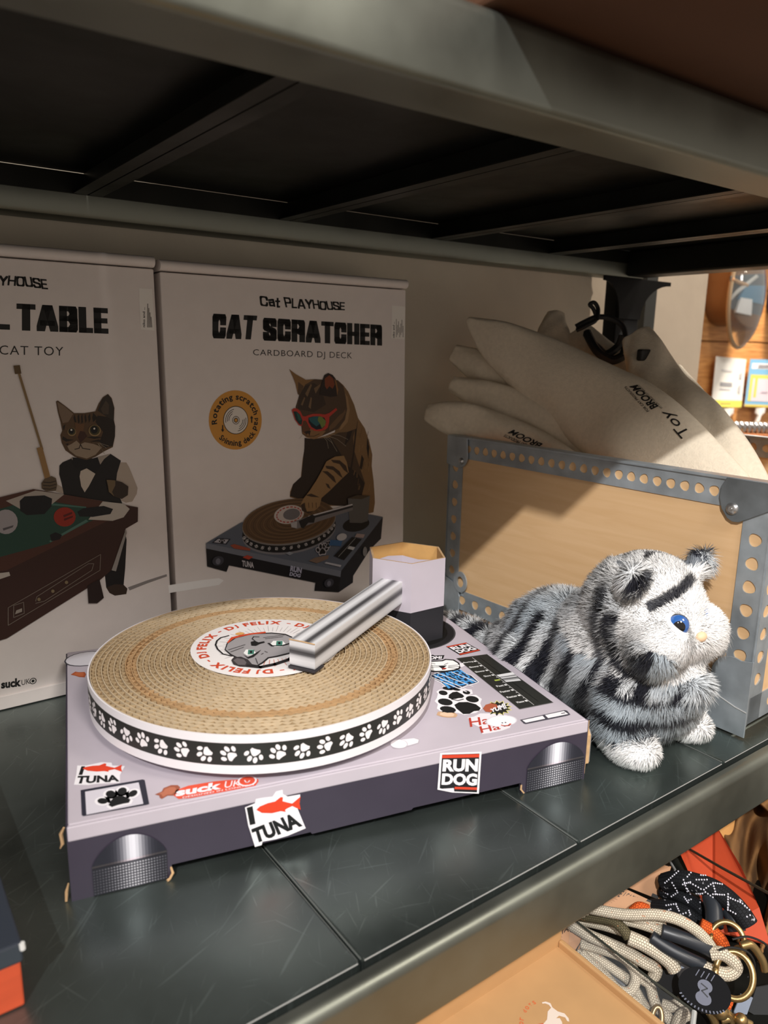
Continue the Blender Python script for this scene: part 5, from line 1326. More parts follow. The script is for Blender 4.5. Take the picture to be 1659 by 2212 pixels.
def sm(a, b, x): t = np.clip((x - a) / (b - a), 0, 1); return t * t * (3 - 2 * t)
def wob(p, f, s=0.0): return np.sin(p[:, 0] * f + 1.7 + s) * np.sin(p[:, 1] * f * 1.13 + .4 + s) + np.sin(p[:, 2] * f * .93 + 2.1 * s + p[:, 0] * f * .5)
HEADC = np.array((MX, .070, .116))
def fur_zone(p):
    d = p - HEADC; head = (np.linalg.norm(d / np.array((.055, .064, .056)), axis=1) < 1.12) & (p[:, 2] > np.where(p[:, 1] < .064, .0700, .082))
    # distance from the middle of the face, over the head
    fr = np.sqrt(((p[:, 0] - MX) / .0525) ** 2 + ((p[:, 2] - .114) / .0475) ** 2 + (np.maximum(0, p[:, 1] - .050) / .030) ** 2)
    return head, fr
def fur_colour(p):
    """colour of the plush pile: white face, pale blue-grey coat, black tiger stripes"""
    n = len(p)
    white = np.array(lin((250, 249, 248))); grey = np.array(lin((182, 192, 200))); pale = np.array(lin((222, 224, 226))); dark = np.array(lin((22, 24, 36))); mid = np.array(lin((112, 118, 126)))
    head, fr = fur_zone(p)
    x, y, z = p[:, 0] - MX, p[:, 1], p[:, 2]
    c = grey[None] + (pale - grey)[None] * (.5 + .5 * np.clip(wob(p, 70), -1, 1))[:, None]
    # flank stripes: bands that run down the sides and bend forward
    ph = (y + .32 * (z - .06) + .010 * wob(p, 42, .5) * .6) / .0225
    band = np.abs(((ph + 10) % 1) - .5) * 2
    brk = wob(p, 55, 2.2)
    st = sm(.50, .64, band + .12 * brk) * sm(-1.15, -.75, brk)
    top_fade = np.ones(n)
    c = c + (dark - c) * (st * top_fade * np.where(head, 0, 1))[:, None]
    # ring stripes of the forelegs
    leg = (~head) & (z < .062) & (y < .075)
    phl = (z + .3 * np.abs(x) - .25 * y) / .0215; bl = sm(.50, .66, np.abs((phl % 1) - .5) * 2 + .08 * brk)
    c = np.where(leg[:, None], grey[None] + (dark - grey)[None] * bl[:, None], c)
    # paws
    paw_ = (z < .0215) & (y < .090) & (np.abs(x) > .008); c = np.where(paw_[:, None], white[None], c)
    # head: grey-white top with dark strokes, dark hood line round the white face
    hc = pale[None] + (white - pale)[None] * sm(-.9, .1, wob(p, 60, 1.1))[:, None]
    ht = sm(.62, .76, np.abs((((np.abs(x) * .55 + y - .2 * z) / .019) % 1) - .5) * 2 + .12 * wob(p, 70, .8)) * sm(-.5, .1, wob(p, 48, 3.1))
    hc = hc + (dark - hc) * (ht * sm(1.0, 1.15, fr))[:, None]
    hood = sm(1.20, 1.25, fr + .02 * wob(p, 90)) * (1 - sm(1.40, 1.50, fr + .03 * wob(p, 60))) * sm(.155, .135, z) * (np.abs(x) > .018)
    hc = hc + (dark * 1.3 - hc) * (np.clip(hood, 0, 1) * .92)[:, None]
    back = sm(1.10, 1.2, fr) * (z < .135); hc = hc + (mid - hc) * (back * .45 * sm(-.2, .5, wob(p, 50, .3)))[:, None]
    ln = sm(.96, 1.0, fr + .02 * wob(p, 90)) * (1 - sm(1.10, 1.17, fr + .03 * wob(p, 70))) * sm(.128, .120, z) * (np.abs(x) > .020); hc = hc + (dark - hc) * np.clip(ln, 0, 1)[:, None]
    face = 1 - sm(.93, .98, fr + .02 * wob(p, 80)); hc = hc + (white - hc) * face[:, None]
    # brow stroke across the forehead
    br = np.abs(z - (.1465 - 7.0 * (x - .012) ** 2)) / .0038; brm = (1 - sm(.7, 1.2, br + .15 * wob(p, 160))) * (x > -.036) * (x < .020) * (y < .066)
    hc = hc + (dark - hc) * np.clip(brm, 0, 1)[:, None]
    # ears: dark fronts and grey backs
    ear = (z > .152) & (np.abs(x) > .022); er = np.where((z > .158)[:, None] & (y < .060)[:, None], dark[None] * 1.2, mid[None]); hc = np.where(ear[:, None], er + 0 * hc, hc)
    c = np.where(head[:, None], hc, c)
    return c
# skin under the pile
for p in pm.polygons: p.use_smooth = True
ca = pm.color_attributes.new('Col', 'FLOAT_COLOR', 'POINT')
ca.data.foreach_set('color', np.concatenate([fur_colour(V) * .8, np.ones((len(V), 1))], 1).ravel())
pm.transform(Matrix.Translation((-MX, -.12, 0)))
def fur_material():
    m = bpy.data.materials.new('plush_pile'); m.use_nodes = True; nt = m.node_tree; b = nt.nodes['Principled BSDF']
    a = nt.nodes.new('ShaderNodeVertexColor'); a.layer_name = 'Col'
    nt.links.new(a.outputs[0], b.inputs['Base Color']); b.inputs['Roughness'].default_value = .55; b.inputs['Specular IOR Level'].default_value = .35
    b.inputs['Sheen Weight'].default_value = .25; b.inputs['Sheen Roughness'].default_value = .5
    return m
FUR = fur_material()
pm.materials.clear(); pm.materials.append(FUR); pm.name = 'body'
body = bpy.data.objects.new('body', pm); COL.objects.link(body); body.parent = plush
# pile: short tapering strands combed back, one mesh
def grow(nstr):
    tri = []; pm.calc_loop_triangles(); T = np.array([t.vertices[:] for t in pm.loop_triangles])
    A, B, C_ = V[T[:, 0]], V[T[:, 1]], V[T[:, 2]]
    ar = np.linalg.norm(np.cross(B - A, C_ - A), axis=1)
    idx = RNG.choice(len(T), nstr, p=ar / ar.sum())
    u = RNG.random((nstr, 2)); f = u.sum(1) > 1; u[f] = 1 - u[f]; w = np.concatenate([1 - u.sum(1, keepdims=True), u], 1)
    P = A[idx] * w[:, :1] + B[idx] * w[:, 1:2] + C_[idx] * w[:, 2:]
    NN = N[T[idx, 0]] * w[:, :1] + N[T[idx, 1]] * w[:, 1:2] + N[T[idx, 2]] * w[:, 2:]; NN /= np.linalg.norm(NN, axis=1, keepdims=True)
    head, fr = fur_zone(P)
    comb = np.where(head[:, None], (P - np.array((MX, .025, .112))) * np.array((1, .6, 1)), np.array((0, .55, -.8))[None] + 0 * P)
    comb /= np.linalg.norm(comb, axis=1, keepdims=True) + 1e-9
    comb = comb - NN * (comb * NN).sum(1, keepdims=True)
    tuft = np.stack([wob(P, 210, k) for k in (0.2, 1.9, 3.3)], 1) * .22
    D = NN * .75 + comb * .75 + tuft + RNG.normal(0, .22, (nstr, 3)); D /= np.linalg.norm(D, axis=1, keepdims=True)
    L = np.where(head, np.where(fr < .97, .0042, .0085), .0095) * RNG.uniform(.65, 1.2, nstr)
    L = np.where(P[:, 2] < .02, np.minimum(L, .0055), L)
    ear = head & (P[:, 2] > .152); L = np.where(ear, .0052, L)
    eyes = np.zeros(nstr, bool)
    for s in (-1,): eyes |= np.linalg.norm((P - np.array((MX + s * .0215, .026, .1195))) * np.array((1, .5, 1)), axis=1) < .0095
    eyes |= np.linalg.norm((P - np.array((MX, .017, .1085))) * np.array((1, .5, 1.1)), axis=1) < .0055
    L = np.where(eyes, .0006, L)
    col = fur_colour(P) * RNG.uniform(.86, 1.10, (nstr, 1)); col = np.clip(col, 0, .95)
    fn_ = NN + RNG.normal(0, .30, (nstr, 3)); fn_ -= D * (fn_ * D).sum(1, keepdims=True); fn_ /= np.linalg.norm(fn_, axis=1, keepdims=True) + 1e-9
    sidev = np.cross(D, fn_)
    wd = np.where(head & (fr < 1.05), .00026, .00032)[:, None]
    bend = comb * (L * .28)[:, None] - np.array((0, 0, 1))[None] * (L * .10)[:, None]
    mid = P + D * (L * .55)[:, None] + bend * .25; tip = P + D * L[:, None] + bend
    tip[:, 2] = np.maximum(tip[:, 2], .0008); mid[:, 2] = np.maximum(mid[:, 2], .0008)
    off = np.array((MX, .12, 0))
    vv = np.stack([P - sidev * wd, P + sidev * wd, mid + sidev * wd * .8, mid - sidev * wd * .8, tip], 1) - off
    vv = vv.reshape(-1, 3); b = np.arange(nstr) * 5
    me = bpy.data.meshes.new('fur'); me.vertices.add(len(vv)); me.vertices.foreach_set('co', vv.ravel())
    loops = np.stack([b, b + 1, b + 2, b + 3, b + 3, b + 2, b + 4], 1).ravel()
    me.loops.add(len(loops)); me.loops.foreach_set('vertex_index', loops.astype(np.int32))
    st = np.stack([np.arange(nstr) * 7, np.arange(nstr) * 7 + 4], 1).ravel()
    me.polygons.add(2 * nstr); me.polygons.foreach_set('loop_start', st.astype(np.int32))
    me.update(calc_edges=True)
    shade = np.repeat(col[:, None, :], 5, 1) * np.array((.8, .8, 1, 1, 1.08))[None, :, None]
    cl_ = me.color_attributes.new('Col', 'FLOAT_COLOR', 'POINT')
    cl_.data.foreach_set('color', np.concatenate([np.clip(shade, 0, 1).reshape(-1, 3), np.ones((len(vv), 1))], 1).ravel())
    nv_ = NN * .95 + D * .25; nv_ /= np.linalg.norm(nv_, axis=1, keepdims=True)
    me.polygons.foreach_set('use_smooth', [True] * len(me.polygons))
    me.normals_split_custom_set_from_vertices(np.repeat(nv_, 5, 0).tolist())
    me.materials.append(FUR)
    o = bpy.data.objects.new('fur', me); COL.objects.link(o); o.parent = plush; o['kind'] = 'stuff'
    return o
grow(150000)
# eyes, nose
def ball(mb, c, r, m, seg=20, ring=12, sq=(1, 1, 1), up=None):
    vs = []; fs = []
    for i in range(ring + 1):
        th = math.pi * i / ring
        for j in range(seg):
            a = 2 * math.pi * j / seg; vs.append((c[0] + r * sq[0] * math.sin(th) * math.cos(a), c[1] + r * sq[1] * math.sin(th) * math.sin(a), c[2] + r * sq[2] * math.cos(th)))
    for i in range(ring):
        for j in range(seg): fs.append((i * seg + j, i * seg + (j + 1) % seg, (i + 1) * seg + (j + 1) % seg, (i + 1) * seg + j))
    mb.add(vs, fs, m)
IRIS = mat('eye_blue', (46, 92, 160), .12, spec=.6, coat=1.0); PUP = mat('eye_black', (6, 6, 9), .06, spec=.6, coat=1.0)
for s in (-1, 1):
    c = np.array((MX + s * .0215, .0250 if s < 0 else .0300, .1195)); r = .0094
    n_ = np.array((s * .72, -.68, .12)); n_ /= np.linalg.norm(n_); a_ = np.cross(n_, (0, 0, 1)); a_ /= np.linalg.norm(a_); b_ = np.cross(a_, n_)
    mb = MB()
    prof = [(r * math.sin(t), r * math.cos(t)) for t in np.linspace(0.001, 1.35, 14)]
    rings = len(prof); seg = 24; base = len(mb.v)
    for (rr, h) in prof:
        for j in range(seg): mb.v.append(tuple(c + n_ * (h - r * .55) + a_ * rr * math.cos(2 * math.pi * j / seg) + b_ * rr * math.sin(2 * math.pi * j / seg)))
    for i in range(rings - 1):
        for j in range(seg): mb.f.append((base + i * seg + j, base + i * seg + (j + 1) % seg, base + (i + 1) * seg + (j + 1) % seg, base + (i + 1) * seg + j)); mb.m.append(mb.mi(PUP if prof[i + 1][0] < r * .56 or prof[i + 1][0] > r * .93 else IRIS))
    e = mb.build('eye', plush, smooth=True, auto=0); e['label'] = 'glossy blue eye with a black pupil'
mb = MB(); ball(mb, (MX, .0175, .1085), .0052, mat('nose_peach', (226, 192, 156), .5), sq=(1.05, .7, .8)); e = mb.build('nose', plush, smooth=True, auto=0); e['label'] = 'peach coloured nose'
mb = MB(); mb.tube([(MX, .0150, .1040), (MX - .0005, .0155, .0985), (MX - .004, .0175, .0950)], .0005, mat('mouth_thread', (60, 56, 58), .8), seg=6); mb.tube([(MX, .0155, .0985), (MX + .004, .0175, .0950)], .0005, MATS['mouth_thread'], seg=6); mb.build('mouth_seam', plush)

# ================================================================== goods at the left edge of the shelf
lb = thing('product_box', 'dark box with orange front at the lower left edge of the photo', 'box', (-.02, .12, 0))
NAVY = mat('navy_card', (44, 50, 60), .45); ORG = mat('orange_red_card', (196, 78, 44), .5, noise=.08, nscale=20, stretch=(1, 1, 8)); PALE = mat('worn_edge', (214, 214, 212), .6)
mb = MB(); mb.box((-.085, .0725, .0005), (.0435, .26, .0265), ORG); mb.build('body', lb, bevel=.001)
mb = MB(); mb.box((-.086, .0715, .0262), (.0447, .262, .0375), NAVY); mb.build('lid', lb, bevel=.0012)
mb = MB(); mb.tube([(.0446, .0716, .0370), (.0448, .0714, .0335)], .0014, PALE, seg=8); mb.build('worn_corner', lb, smooth=True)

# ================================================================== next bay at the far right
BY = 1.075
def fp(px, py, y=BY): return far(px, py, y)
def card(name, label, quad, paint, group=None):
    c = thing(name, label, 'price card', tuple(fp(*quad[3])), group=group)
    q = [fp(*p) for p in quad]; n = np.array((0, -1, 0))
    mb = MB(); 
    lo = q; hi = [p + np.array((0, .0012, 0)) for p in q]
    mb.add(lo + hi, [(0, 1, 2, 3), (7, 6, 5, 4), (0, 4, 5, 1), (1, 5, 6, 2), (2, 6, 7, 3), (3, 7, 4, 0)], mat('card_white', (236, 236, 232), .5)); mb.build('card', c)
    def P(u, v): return tuple(q[0] * (1 - u) * (1 - v) + q[1] * u * (1 - v) + q[2] * u * v + q[3] * (1 - u) * v)
    paint(c, P)
    return c
def pc(c, P, rects, name):
    mb = MB()
    for i, (u0, v0, u1, v1, rgb) in enumerate(rects):
        o = np.array((0, -.0004 - .0003 * i, 0)); mb.poly([np.array(P(u0, v0)) + o, np.array(P(u1, v0)) + o, np.array(P(u1, v1)) + o, np.array(P(u0, v1)) + o], ink(rgb))
    mb.build(name, c, fixn=False)
z8 = lambda x, y: (1500 + x / 4.918, 580 + y / 4.916)
G8 = (150, 152, 158)
c1 = card('price_card', 'white price card with yellow foot strip on the plank wall', [z8(180, 1470), z8(498, 1475), z8(552, 965), z8(232, 932)], lambda c, P: pc(c, P, [(0, 0, 1, .14, (226, 222, 104)), (.28, .05, .62, .09, (190, 180, 96)), (.2, .42, .6, .50, G8), (.2, .35, .55, .38, (190, 190, 196)), (.2, .72, .55, .75, (200, 200, 204)), (.82, .30, .9, .46, (196, 196, 200)), (.82, .60, .9, .72, (196, 196, 200))], 'card_print'), 'price cards on the plank wall')
c2_ = card('price_card', 'blue and yellow framed price card right of the white one', [z8(530, 1465), z8(900, 1480), z8(955, 975), z8(595, 962)], lambda c, P: pc(c, P, [(0, .05, 1, 1, (126, 182, 220)), (.06, .80, 1, .92, (232, 232, 236)), (.06, .12, 1, .68, (224, 212, 110)), (.14, .12, 1, .60, (218, 208, 220)), (.2, .20, .27, .62, (222, 206, 96)), (0, 0, 1, .05, (216, 196, 96)), (.24, .83, .6, .89, (150, 150, 158)), (.4, .3, .6, .33, (180, 170, 186))], 'card_print'), 'price cards on the plank wall')
CLEAR = mat('clear_plastic', (236, 238, 240), .12, spec=.6, trans=.75)
WPL = mat('white_plastic', (232, 232, 230), .4)
for lab_, (cx, cy) in (('white card clip under the white price card', (362, 1500)), ('white card clip under the blue price card', (700, 1495))):
    p = fp(*z8(cx, cy)); cl_ = thing('card_clip', lab_, 'clip', tuple(p), group='clips under the price cards')
    mb = MB()
    for k in range(-2, 3): mb.tube([p + np.array((k * .011, 0, .004)), p + np.array((k * .011, .001, -.014 - .006 * (2 - abs(k))))], .006, WPL, seg=8)
    mb.tube([p + np.array((0, 0, 0)), p + np.array((-.010, .002, -.052))], .0085, WPL, seg=8); mb.build('clip_body', cl_, smooth=True)
# round-windowed pet carriers hanging on the wall
def carrier(name, label, cx, cw, rgb, zlow, depth):
    p0 = fp(*z8(cx, 330)); c = thing(name, label, 'pet carrier', (p0[0], BY, p0[2]), group='round bottomed carriers hanging on the plank wall')
    w = cw; m = mat(name + '_%d' % rgb[0], rgb, .35, spec=.5); prof = []
    zc = zlow + w
    pts = [(w * math.cos(t), zc + w * math.sin(t) * 1.0) for t in np.linspace(math.pi, 2 * math.pi, 22)] + [(w, zc + .22), (-w, zc + .22)]
    mb = MB(); mb.prism(pts, 0, depth, m, lambda q: (p0[0] + q[0], 1.095 - q[2], q[1])); mb.build('shell', c, bevel=.012, smooth=True, auto=50)
    return c, p0, zc
zl = fp(*z8(330, 620))[2]
car, p0, zc = carrier('pet_carrier', 'brown round bottomed carrier with a clear bubble window', 355, .098, (112, 76, 46), zl, .09)
mb = MB(); bc_ = fp(*z8(545, 250)); cxb = fp(*z8(545, 300), 1.0); rz = .150; rx = .080
prof = [(math.sin(t), math.cos(t)) for t in np.linspace(.01, math.pi / 2, 12)]
GL = mat('bubble_plastic', (214, 226, 232), .04, spec=.6, coat=.6, trans=.95)
mb.lathe(prof, GL, 40, lambda q: (cxb[0] + q[0] * rx, 1.005 - q[2] * .05, cxb[2] + q[1] * rz)); mb.build('bubble_window', car, smooth=True, auto=0)
mb = MB(); mb.tube([(cxb[0] + rx * math.cos(t), 1.006, cxb[2] + rz * math.sin(t)) for t in np.linspace(0, 6.2832, 49)], .007, mat('carrier_rim', (150, 132, 108), .3, .3), seg=8); mb.build('window_rim', car, smooth=True)
mb = MB(); 
for (a, b, m_, w_) in (((400, 110), (520, 190), (188, 148, 112), .006), ((590, 100), (380, 330), (190, 186, 182), .005)):
    pa, pb = fp(*z8(*a), 1.003), fp(*z8(*b), 1.003); mb.tube([pa, pb], w_, mat('strap_%d' % m_[2], m_, .6), seg=8)
mb.build('inner_strap', car)
def patch(quad, rgb, y, name, par, t=.004):
    q = [fp(*z8(*p), y) for p in quad]; mb = MB(); mb.add(q + [p + np.array((0, t, 0)) for p in q], [(0, 1, 2, 3), (7, 6, 5, 4), (0, 4, 5, 1), (1, 5, 6, 2), (2, 6, 7, 3), (3, 7, 4, 0)], mat('patch_%d_%d' % (rgb[0], rgb[2]), rgb, .5)); mb.build(name, par)
patch([(440, 460), (545, 490), (555, 330), (480, 310)], (232, 228, 228), .999, 'paper_tag', car); patch([(460, 330), (690, 400), (690, 195), (520, 190)], (78, 116, 142), 1.0, 'blue_label', car)
patch([(380, 420), (700, 520), (700, 80), (390, 80)], (70, 78, 84), 1.004, 'window_back', car)
car2, p2, z2 = carrier('pet_carrier', 'deep blue carrier cut off by the right edge of the photo', 960, .075, (28, 44, 112), fp(*z8(900, 560))[2], .12)
# chrome coil hook under the cards
CHR = mat('chrome', (210, 210, 212), .18, 1.0)
pa, pb = fp(*z8(420, 1685), 1.0), fp(*z8(900, 1700), 1.0); ck = thing('chrome_coil', 'silver twisted coil rail below the price cards', 'hook rail', tuple(pa))
mb = MB(); nt_ = 300; d_ = pb - pa; L_ = np.linalg.norm(d_); d_ /= L_; a_ = np.array((0, 0, 1.0)); b_ = np.cross(d_, a_)
mb.tube([pa + d_ * L_ * k / nt_ + (a_ * math.cos(k * .20) + b_ * math.sin(k * .20)) * .011 for k in range(nt_)], .0085, CHR, seg=8); mb.build('coil', ck, smooth=True, auto=0)
bt = thing('wicker_basket', 'orange-brown woven basket below the silver coil', 'basket', tuple(fp(*z8(780, 1850), 1.0)))
pa2, pb2 = fp(*z8(470, 1765), 1.0), fp(*z8(1000, 1775), 1.0); mb = MB()
for r_ in range(9):
    mb.tube([pa2 + (pb2 - pa2) * k / 60 + np.array((0, .012 * math.sin(k * 1.05 + r_ * math.pi), -.011 * r_)) for k in range(61)], .0062, mat('wicker', (176, 112, 66), .7), seg=6)
mb.build('weave', bt, smooth=True)
mb = MB(); mb.box((pa2[0], 1.012, pa2[2] - .12), (pb2[0], 1.016, pa2[2] + .004), mat('basket_lining', (150, 92, 52), .8)); mb.build('lining', bt)
st_ = thing('steel_angle', 'dark grey steel angle slanting in the crate beside the bright bag', 'metal angle', tuple(at(1606, 946, .96)))
a0_, a1_ = at(1512, 846, 1.04), at(1614, 952, .955); v_ = np.array((0, 0, 1.0)); mb = MB(); sd = np.cross(a1_ - a0_, CAM_D); sd /= np.linalg.norm(sd); fw = np.cross(sd, a1_ - a0_); fw /= np.linalg.norm(fw)
def slab(mb, a, b, off0, off1, w0, w1, m): mb.add([a + sd * off0 + fw * w0, b + sd * off0 + fw * w0, b + sd * off1 + fw * w0, a + sd * off1 + fw * w0, a + sd * off0 + fw * w1, b + sd * off0 + fw * w1, b + sd * off1 + fw * w1, a + sd * off1 + fw * w1], [(0, 1, 2, 3), (7, 6, 5, 4), (0, 4, 5, 1), (1, 5, 6, 2), (2, 6, 7, 3), (3, 7, 4, 0)], m)
slab(mb, a0_, a1_, -.0045, .0035, 0, .002, mat('angle_steel', (150, 148, 142), .45, .6)); slab(mb, a0_, a1_, -.018, -.004, .001, .022, mat('angle_inner', (48, 58, 54), .5, .4)); mb.build('angle_bar', st_)

# ================================================================== goods below the shelf rail
ZL = -0.17
# open kraft box with a white dog printed inside
def kz(px, py, z): return on(px, py, (0, 0, z), (0, 0, 1))
kb0 = kz(1205, 2045, ZL)
kb = thing('kraft_box', 'open kraft box with a white dog printed inside, under the shelf rail', 'box', (kb0[0], kb0[1], -.25))
KF = mat('kraft_inside_light', (184, 144, 98), .75, noise=.04, nscale=40)
x1_, y1_ = kb0[0], kb0[1]; x0_ = .16; y0_ = -.30; wl = .030
mb = MB(); mb.box((x0_, y0_, ZL - .004), (x1_, y1_, ZL), KF); mb.build('bottom', kb)
mb = MB(); mb.box((x0_, y1_, ZL - .004), (x1_ + .004, y1_ + .004, ZL + wl), KF); mb.build('back_wall', kb, bevel=.0008)
mb = MB(); mb.box((x1_, y0_, ZL - .004), (x1_ + .0045, y1_, ZL + .006), KF); mb.build('side_wall', kb, bevel=.0012)
mb = MB(); mb.box((x0_ + .01, y0_ + .02, -.25), (x1_ - .01, y1_ - .01, ZL - .004), KRAFT); mb.build('base', kb)
z6 = lambda x, y: (820 + x / 3.456, 2000 + y / 3.456)
def kart(draw, name):
    A = Art(lambda a, b, h: (a, b, ZL + h), .0001); draw(A); A.build(name, kb, local=False)
def kp_(x, y): q = kz(*z6(x, y), ZL); return (q[0], q[1])
def kps(p): return [kp_(*q) for q in p]
def d_dog(A):
    W_ = (222, 208, 196)
    A.poly(kps([(1212, 572), (1240, 566), (1275, 578), (1290, 610), (1330, 640), (1380, 655), (1410, 690), (1416, 716), (1400, 712), (1385, 685), (1340, 672), (1318, 690), (1345, 690), (1362, 720), (1370, 780), (1300, 800), (1180, 780), (1190, 735), (1225, 730), (1250, 700), (1255, 640), (1280, 612), (1262, 590), (1235, 580), (1215, 582)]), W_)
    A.poly(kps([(1180, 735), (1222, 728), (1226, 745), (1180, 752)]), (198, 96, 66))
def d_slogan(A):
    c_ = kp_(1290, 740)
    for i, ch in enumerate('Born for dogs'):
        a = math.radians(196 - i * 9.5); r_ = .0225; p = (c_[0] + r_ * math.cos(a), c_[1] + r_ * math.sin(a) * .9)
        if ch == ' ': continue
        v, t, asp = text_tris(ch, .02); h_ = .0032; w_ = h_ * min(asp, .9); ca_, sa_ = math.cos(a - math.pi / 2), math.sin(a - math.pi / 2)
        pts = [(p[0] + (x - .5) * w_ * ca_ - y * h_ * sa_, p[1] + (x - .5) * w_ * sa_ + y * h_ * ca_) for x, y in v]; A.mb.add([A.fn(q[0], q[1], A.h) for q in pts], t, ink((204, 108, 66)))
kart(d_dog, 'dog_print'); kart(d_slogan, 'slogan_print')
# dark glossy bowl at the bottom edge
bw = at(955, 2250, .575); bowl = thing('bowl', 'dark green glossy bowl at the bottom edge of the photo', 'bowl', (bw[0], bw[1], bw[2] - .05))
GB = mat('dark_green_glaze', (12, 34, 34), .12, spec=.7, coat=.6)
mb = MB(); R_ = .036; mb.lathe([(.0001, -.06), (R_ * .6, -.06), (R_ * .95, -.03), (R_, -.004), (R_ * .985, .0), (R_ * .95, -.003), (R_ * .88, -.03), (R_ * .5, -.052), (.0001, -.054)], GB, 48, lambda p: (bw[0] + p[0], bw[1] + p[1], bw[2] + p[2])); mb.build('bowl_body', bowl, smooth=True, auto=50)

# rope leashes -------------------------------------------------------
def rope_mat(name, a, b, flecks, fs=.12, pitch=.0020, around=16):
    m = mat(name, a, .75, spec=.2); nt = m.node_tree; bs = nt.nodes['Principled BSDF']
    uv = nt.nodes.new('ShaderNodeUVMap'); mp = nt.nodes.new('ShaderNodeMapping'); mp.inputs['Scale'].default_value = (1 / pitch, around, 1)
    br = nt.nodes.new('ShaderNodeTexBrick'); br.inputs['Scale'].default_value = 1; br.inputs['Mortar Size'].default_value = .11; br.inputs['Mortar Smooth'].default_value = .5; br.inputs['Row Height'].default_value = 1.0; br.inputs['Brick Width'].default_value = 1.0
    br.inputs['Color1'].default_value = (*lin(a), 1); br.inputs['Color2'].default_value = (*[x * .86 for x in lin(a)], 1); br.inputs['Mortar'].default_value = (*lin(b), 1)
    nt.links.new(uv.outputs[0], mp.inputs[0]); nt.links.new(mp.outputs[0], br.inputs[0])
    mp2 = nt.nodes.new('ShaderNodeMapping'); mp2.inputs['Scale'].default_value = (120, 6, 1); wn = nt.nodes.new('ShaderNodeTexNoise'); wn.inputs['Scale'].default_value = 1.0
    nt.links.new(uv.outputs[0], mp2.inputs[0]); nt.links.new(mp2.outputs[0], wn.inputs[0])
    cr = nt.nodes.new('ShaderNodeValToRGB'); cr.color_ramp.elements[0].position = .66; cr.color_ramp.elements[1].position = .70; cr.color_ramp.elements[0].color = (0, 0, 0, 1); cr.color_ramp.elements[1].color = (.85, .85, .85, 1)
    nt.links.new(wn.outputs['Fac'], cr.inputs[0]); mx = nt.nodes.new('ShaderNodeMixRGB'); mx.inputs[2].default_value = (*lin(flecks), 1)
    nt.links.new(cr.outputs[0], mx.inputs[0]); nt.links.new(br.outputs['Color'], mx.inputs[1]); nt.links.new(mx.outputs[0], bs.inputs['Base Color'])
    bp = nt.nodes.new('ShaderNodeBump'); bp.inputs['Strength'].default_value = .5; bp.inputs['Distance'].default_value = .001; bp.invert = True
    nt.links.new(br.outputs['Fac'], bp.inputs['Height']); nt.links.new(bp.outputs[0], bs.inputs['Normal'])
    return m
RC = rope_mat('rope_cream', (226, 216, 196), (112, 98, 78), (206, 128, 84)); RO = rope_mat('rope_olive', (104, 96, 72), (52, 46, 34), (206, 132, 90)); RK = rope_mat('rope_black', (32, 34, 38), (14, 14, 16), (206, 206, 214)); ROR = rope_mat('rope_orange', (222, 98, 40), (130, 46, 18), (60, 40, 30))
def curve(P, n=8):
    out = []; N_ = (len(P) - 1) * n + 1
    for i in range(N_):
        t = i / n; k = min(int(t), len(P) - 2); u = t - k
        p0, p1, p2, p3 = [np.array(P[max(0, min(len(P) - 1, j))]) for j in (k - 1, k, k + 1, k + 2)]
        out.append(.5 * ((2 * p1) + (-p0 + p2) * u + (2 * p0 - 5 * p1 + 4 * p2 - p3) * u * u + (-p0 + 3 * p1 - 3 * p2 + p3) * u ** 3))
    return out
z9 = lambda x, y: (1050 + x / 2.724, 1950 + y / 2.724)
def rope(parent, pts, m, name='rope', r=.0063, d0=0.0):
    """pts in (x, y, depth) read off the lower right of the photo"""
    P = [at(*z9(x, y), t + d0) for x, y, t in pts]; mb = MB(); mb.tube(curve(P), r, m, seg=12); return mb.build(name, parent, smooth=True, auto=0)
def leash(label, anchor): return thing('rope_leash', label, 'dog leash', tuple(at(*z9(*anchor[:2]), anchor[2])), group='rope leashes in the display tray')
D0 = .665
L1 = leash('cream rope leash looped over the top, black grips and brass ring at right', (1100, 150, D0))
rope(L1, [(500, 10, .70), (640, 40, .68), (820, 70, .665), (1000, 70, .655), (1130, 100, .65), (1240, 165, .648), (1310, 240, .65), (1340, 290, .655)], RC, r=0.00476)
rope(L1, [(520, 60, .70), (700, 80, .685), (860, 110, .675), (990, 150, .665), (1060, 180, .66)], RC, r=0.00476)
rope(L1, [(500, 35, .705), (650, 65, .69), (760, 70, .68), (900, 95, .67), (1050, 140, .668)], RC, r=0.00420)
mb = MB()
for pts in ([(1035, 165, .655), (1150, 205, .65), (1260, 250, .648), (1345, 295, .648)], [(970, 200, .66), (1060, 260, .655), (1170, 320, .65), (1280, 370, .648)]): mb.tube(curve([at(*z9(x, y), t) for x, y, t in pts]), .0058, mat('heat_shrink', (44, 48, 54), .38), seg=14)
mb.build('grip_sleeve', L1, smooth=True, auto=0)
rope(L1, [(1320, 300, .645), (1390, 300, .642), (1450, 340, .64), (1470, 385, .64), (1420, 420, .64), (1330, 400, .643), (1270, 375, .648)], RC, r=0.00560)
BRASS = mat('brass', (178, 150, 102), .34, .85)
def ring(parent, x, y, t, R, r, tilt=0.5, m=None, name='brass_ring'):
    c_ = at(*z9(x, y), t); v_ = -ray(*z9(x, y)); v_ = v_ / np.linalg.norm(v_); a_ = np.cross(v_, (0, 0, 1)); a_ /= np.linalg.norm(a_); b_ = np.cross(a_, v_)
    mb = MB(); mb.tube([c_ + a_ * R * math.cos(q) * tilt + b_ * R * math.sin(q) for q in np.linspace(0, 6.2832, 37)], r, m or BRASS, seg=10); return mb.build(name, parent, smooth=True, auto=0)
ring(L1, 1460, 425, .632, .0175, .0026, .82)
L2 = leash('cream and olive rope leash running diagonally down the tray', (900, 250, D0))
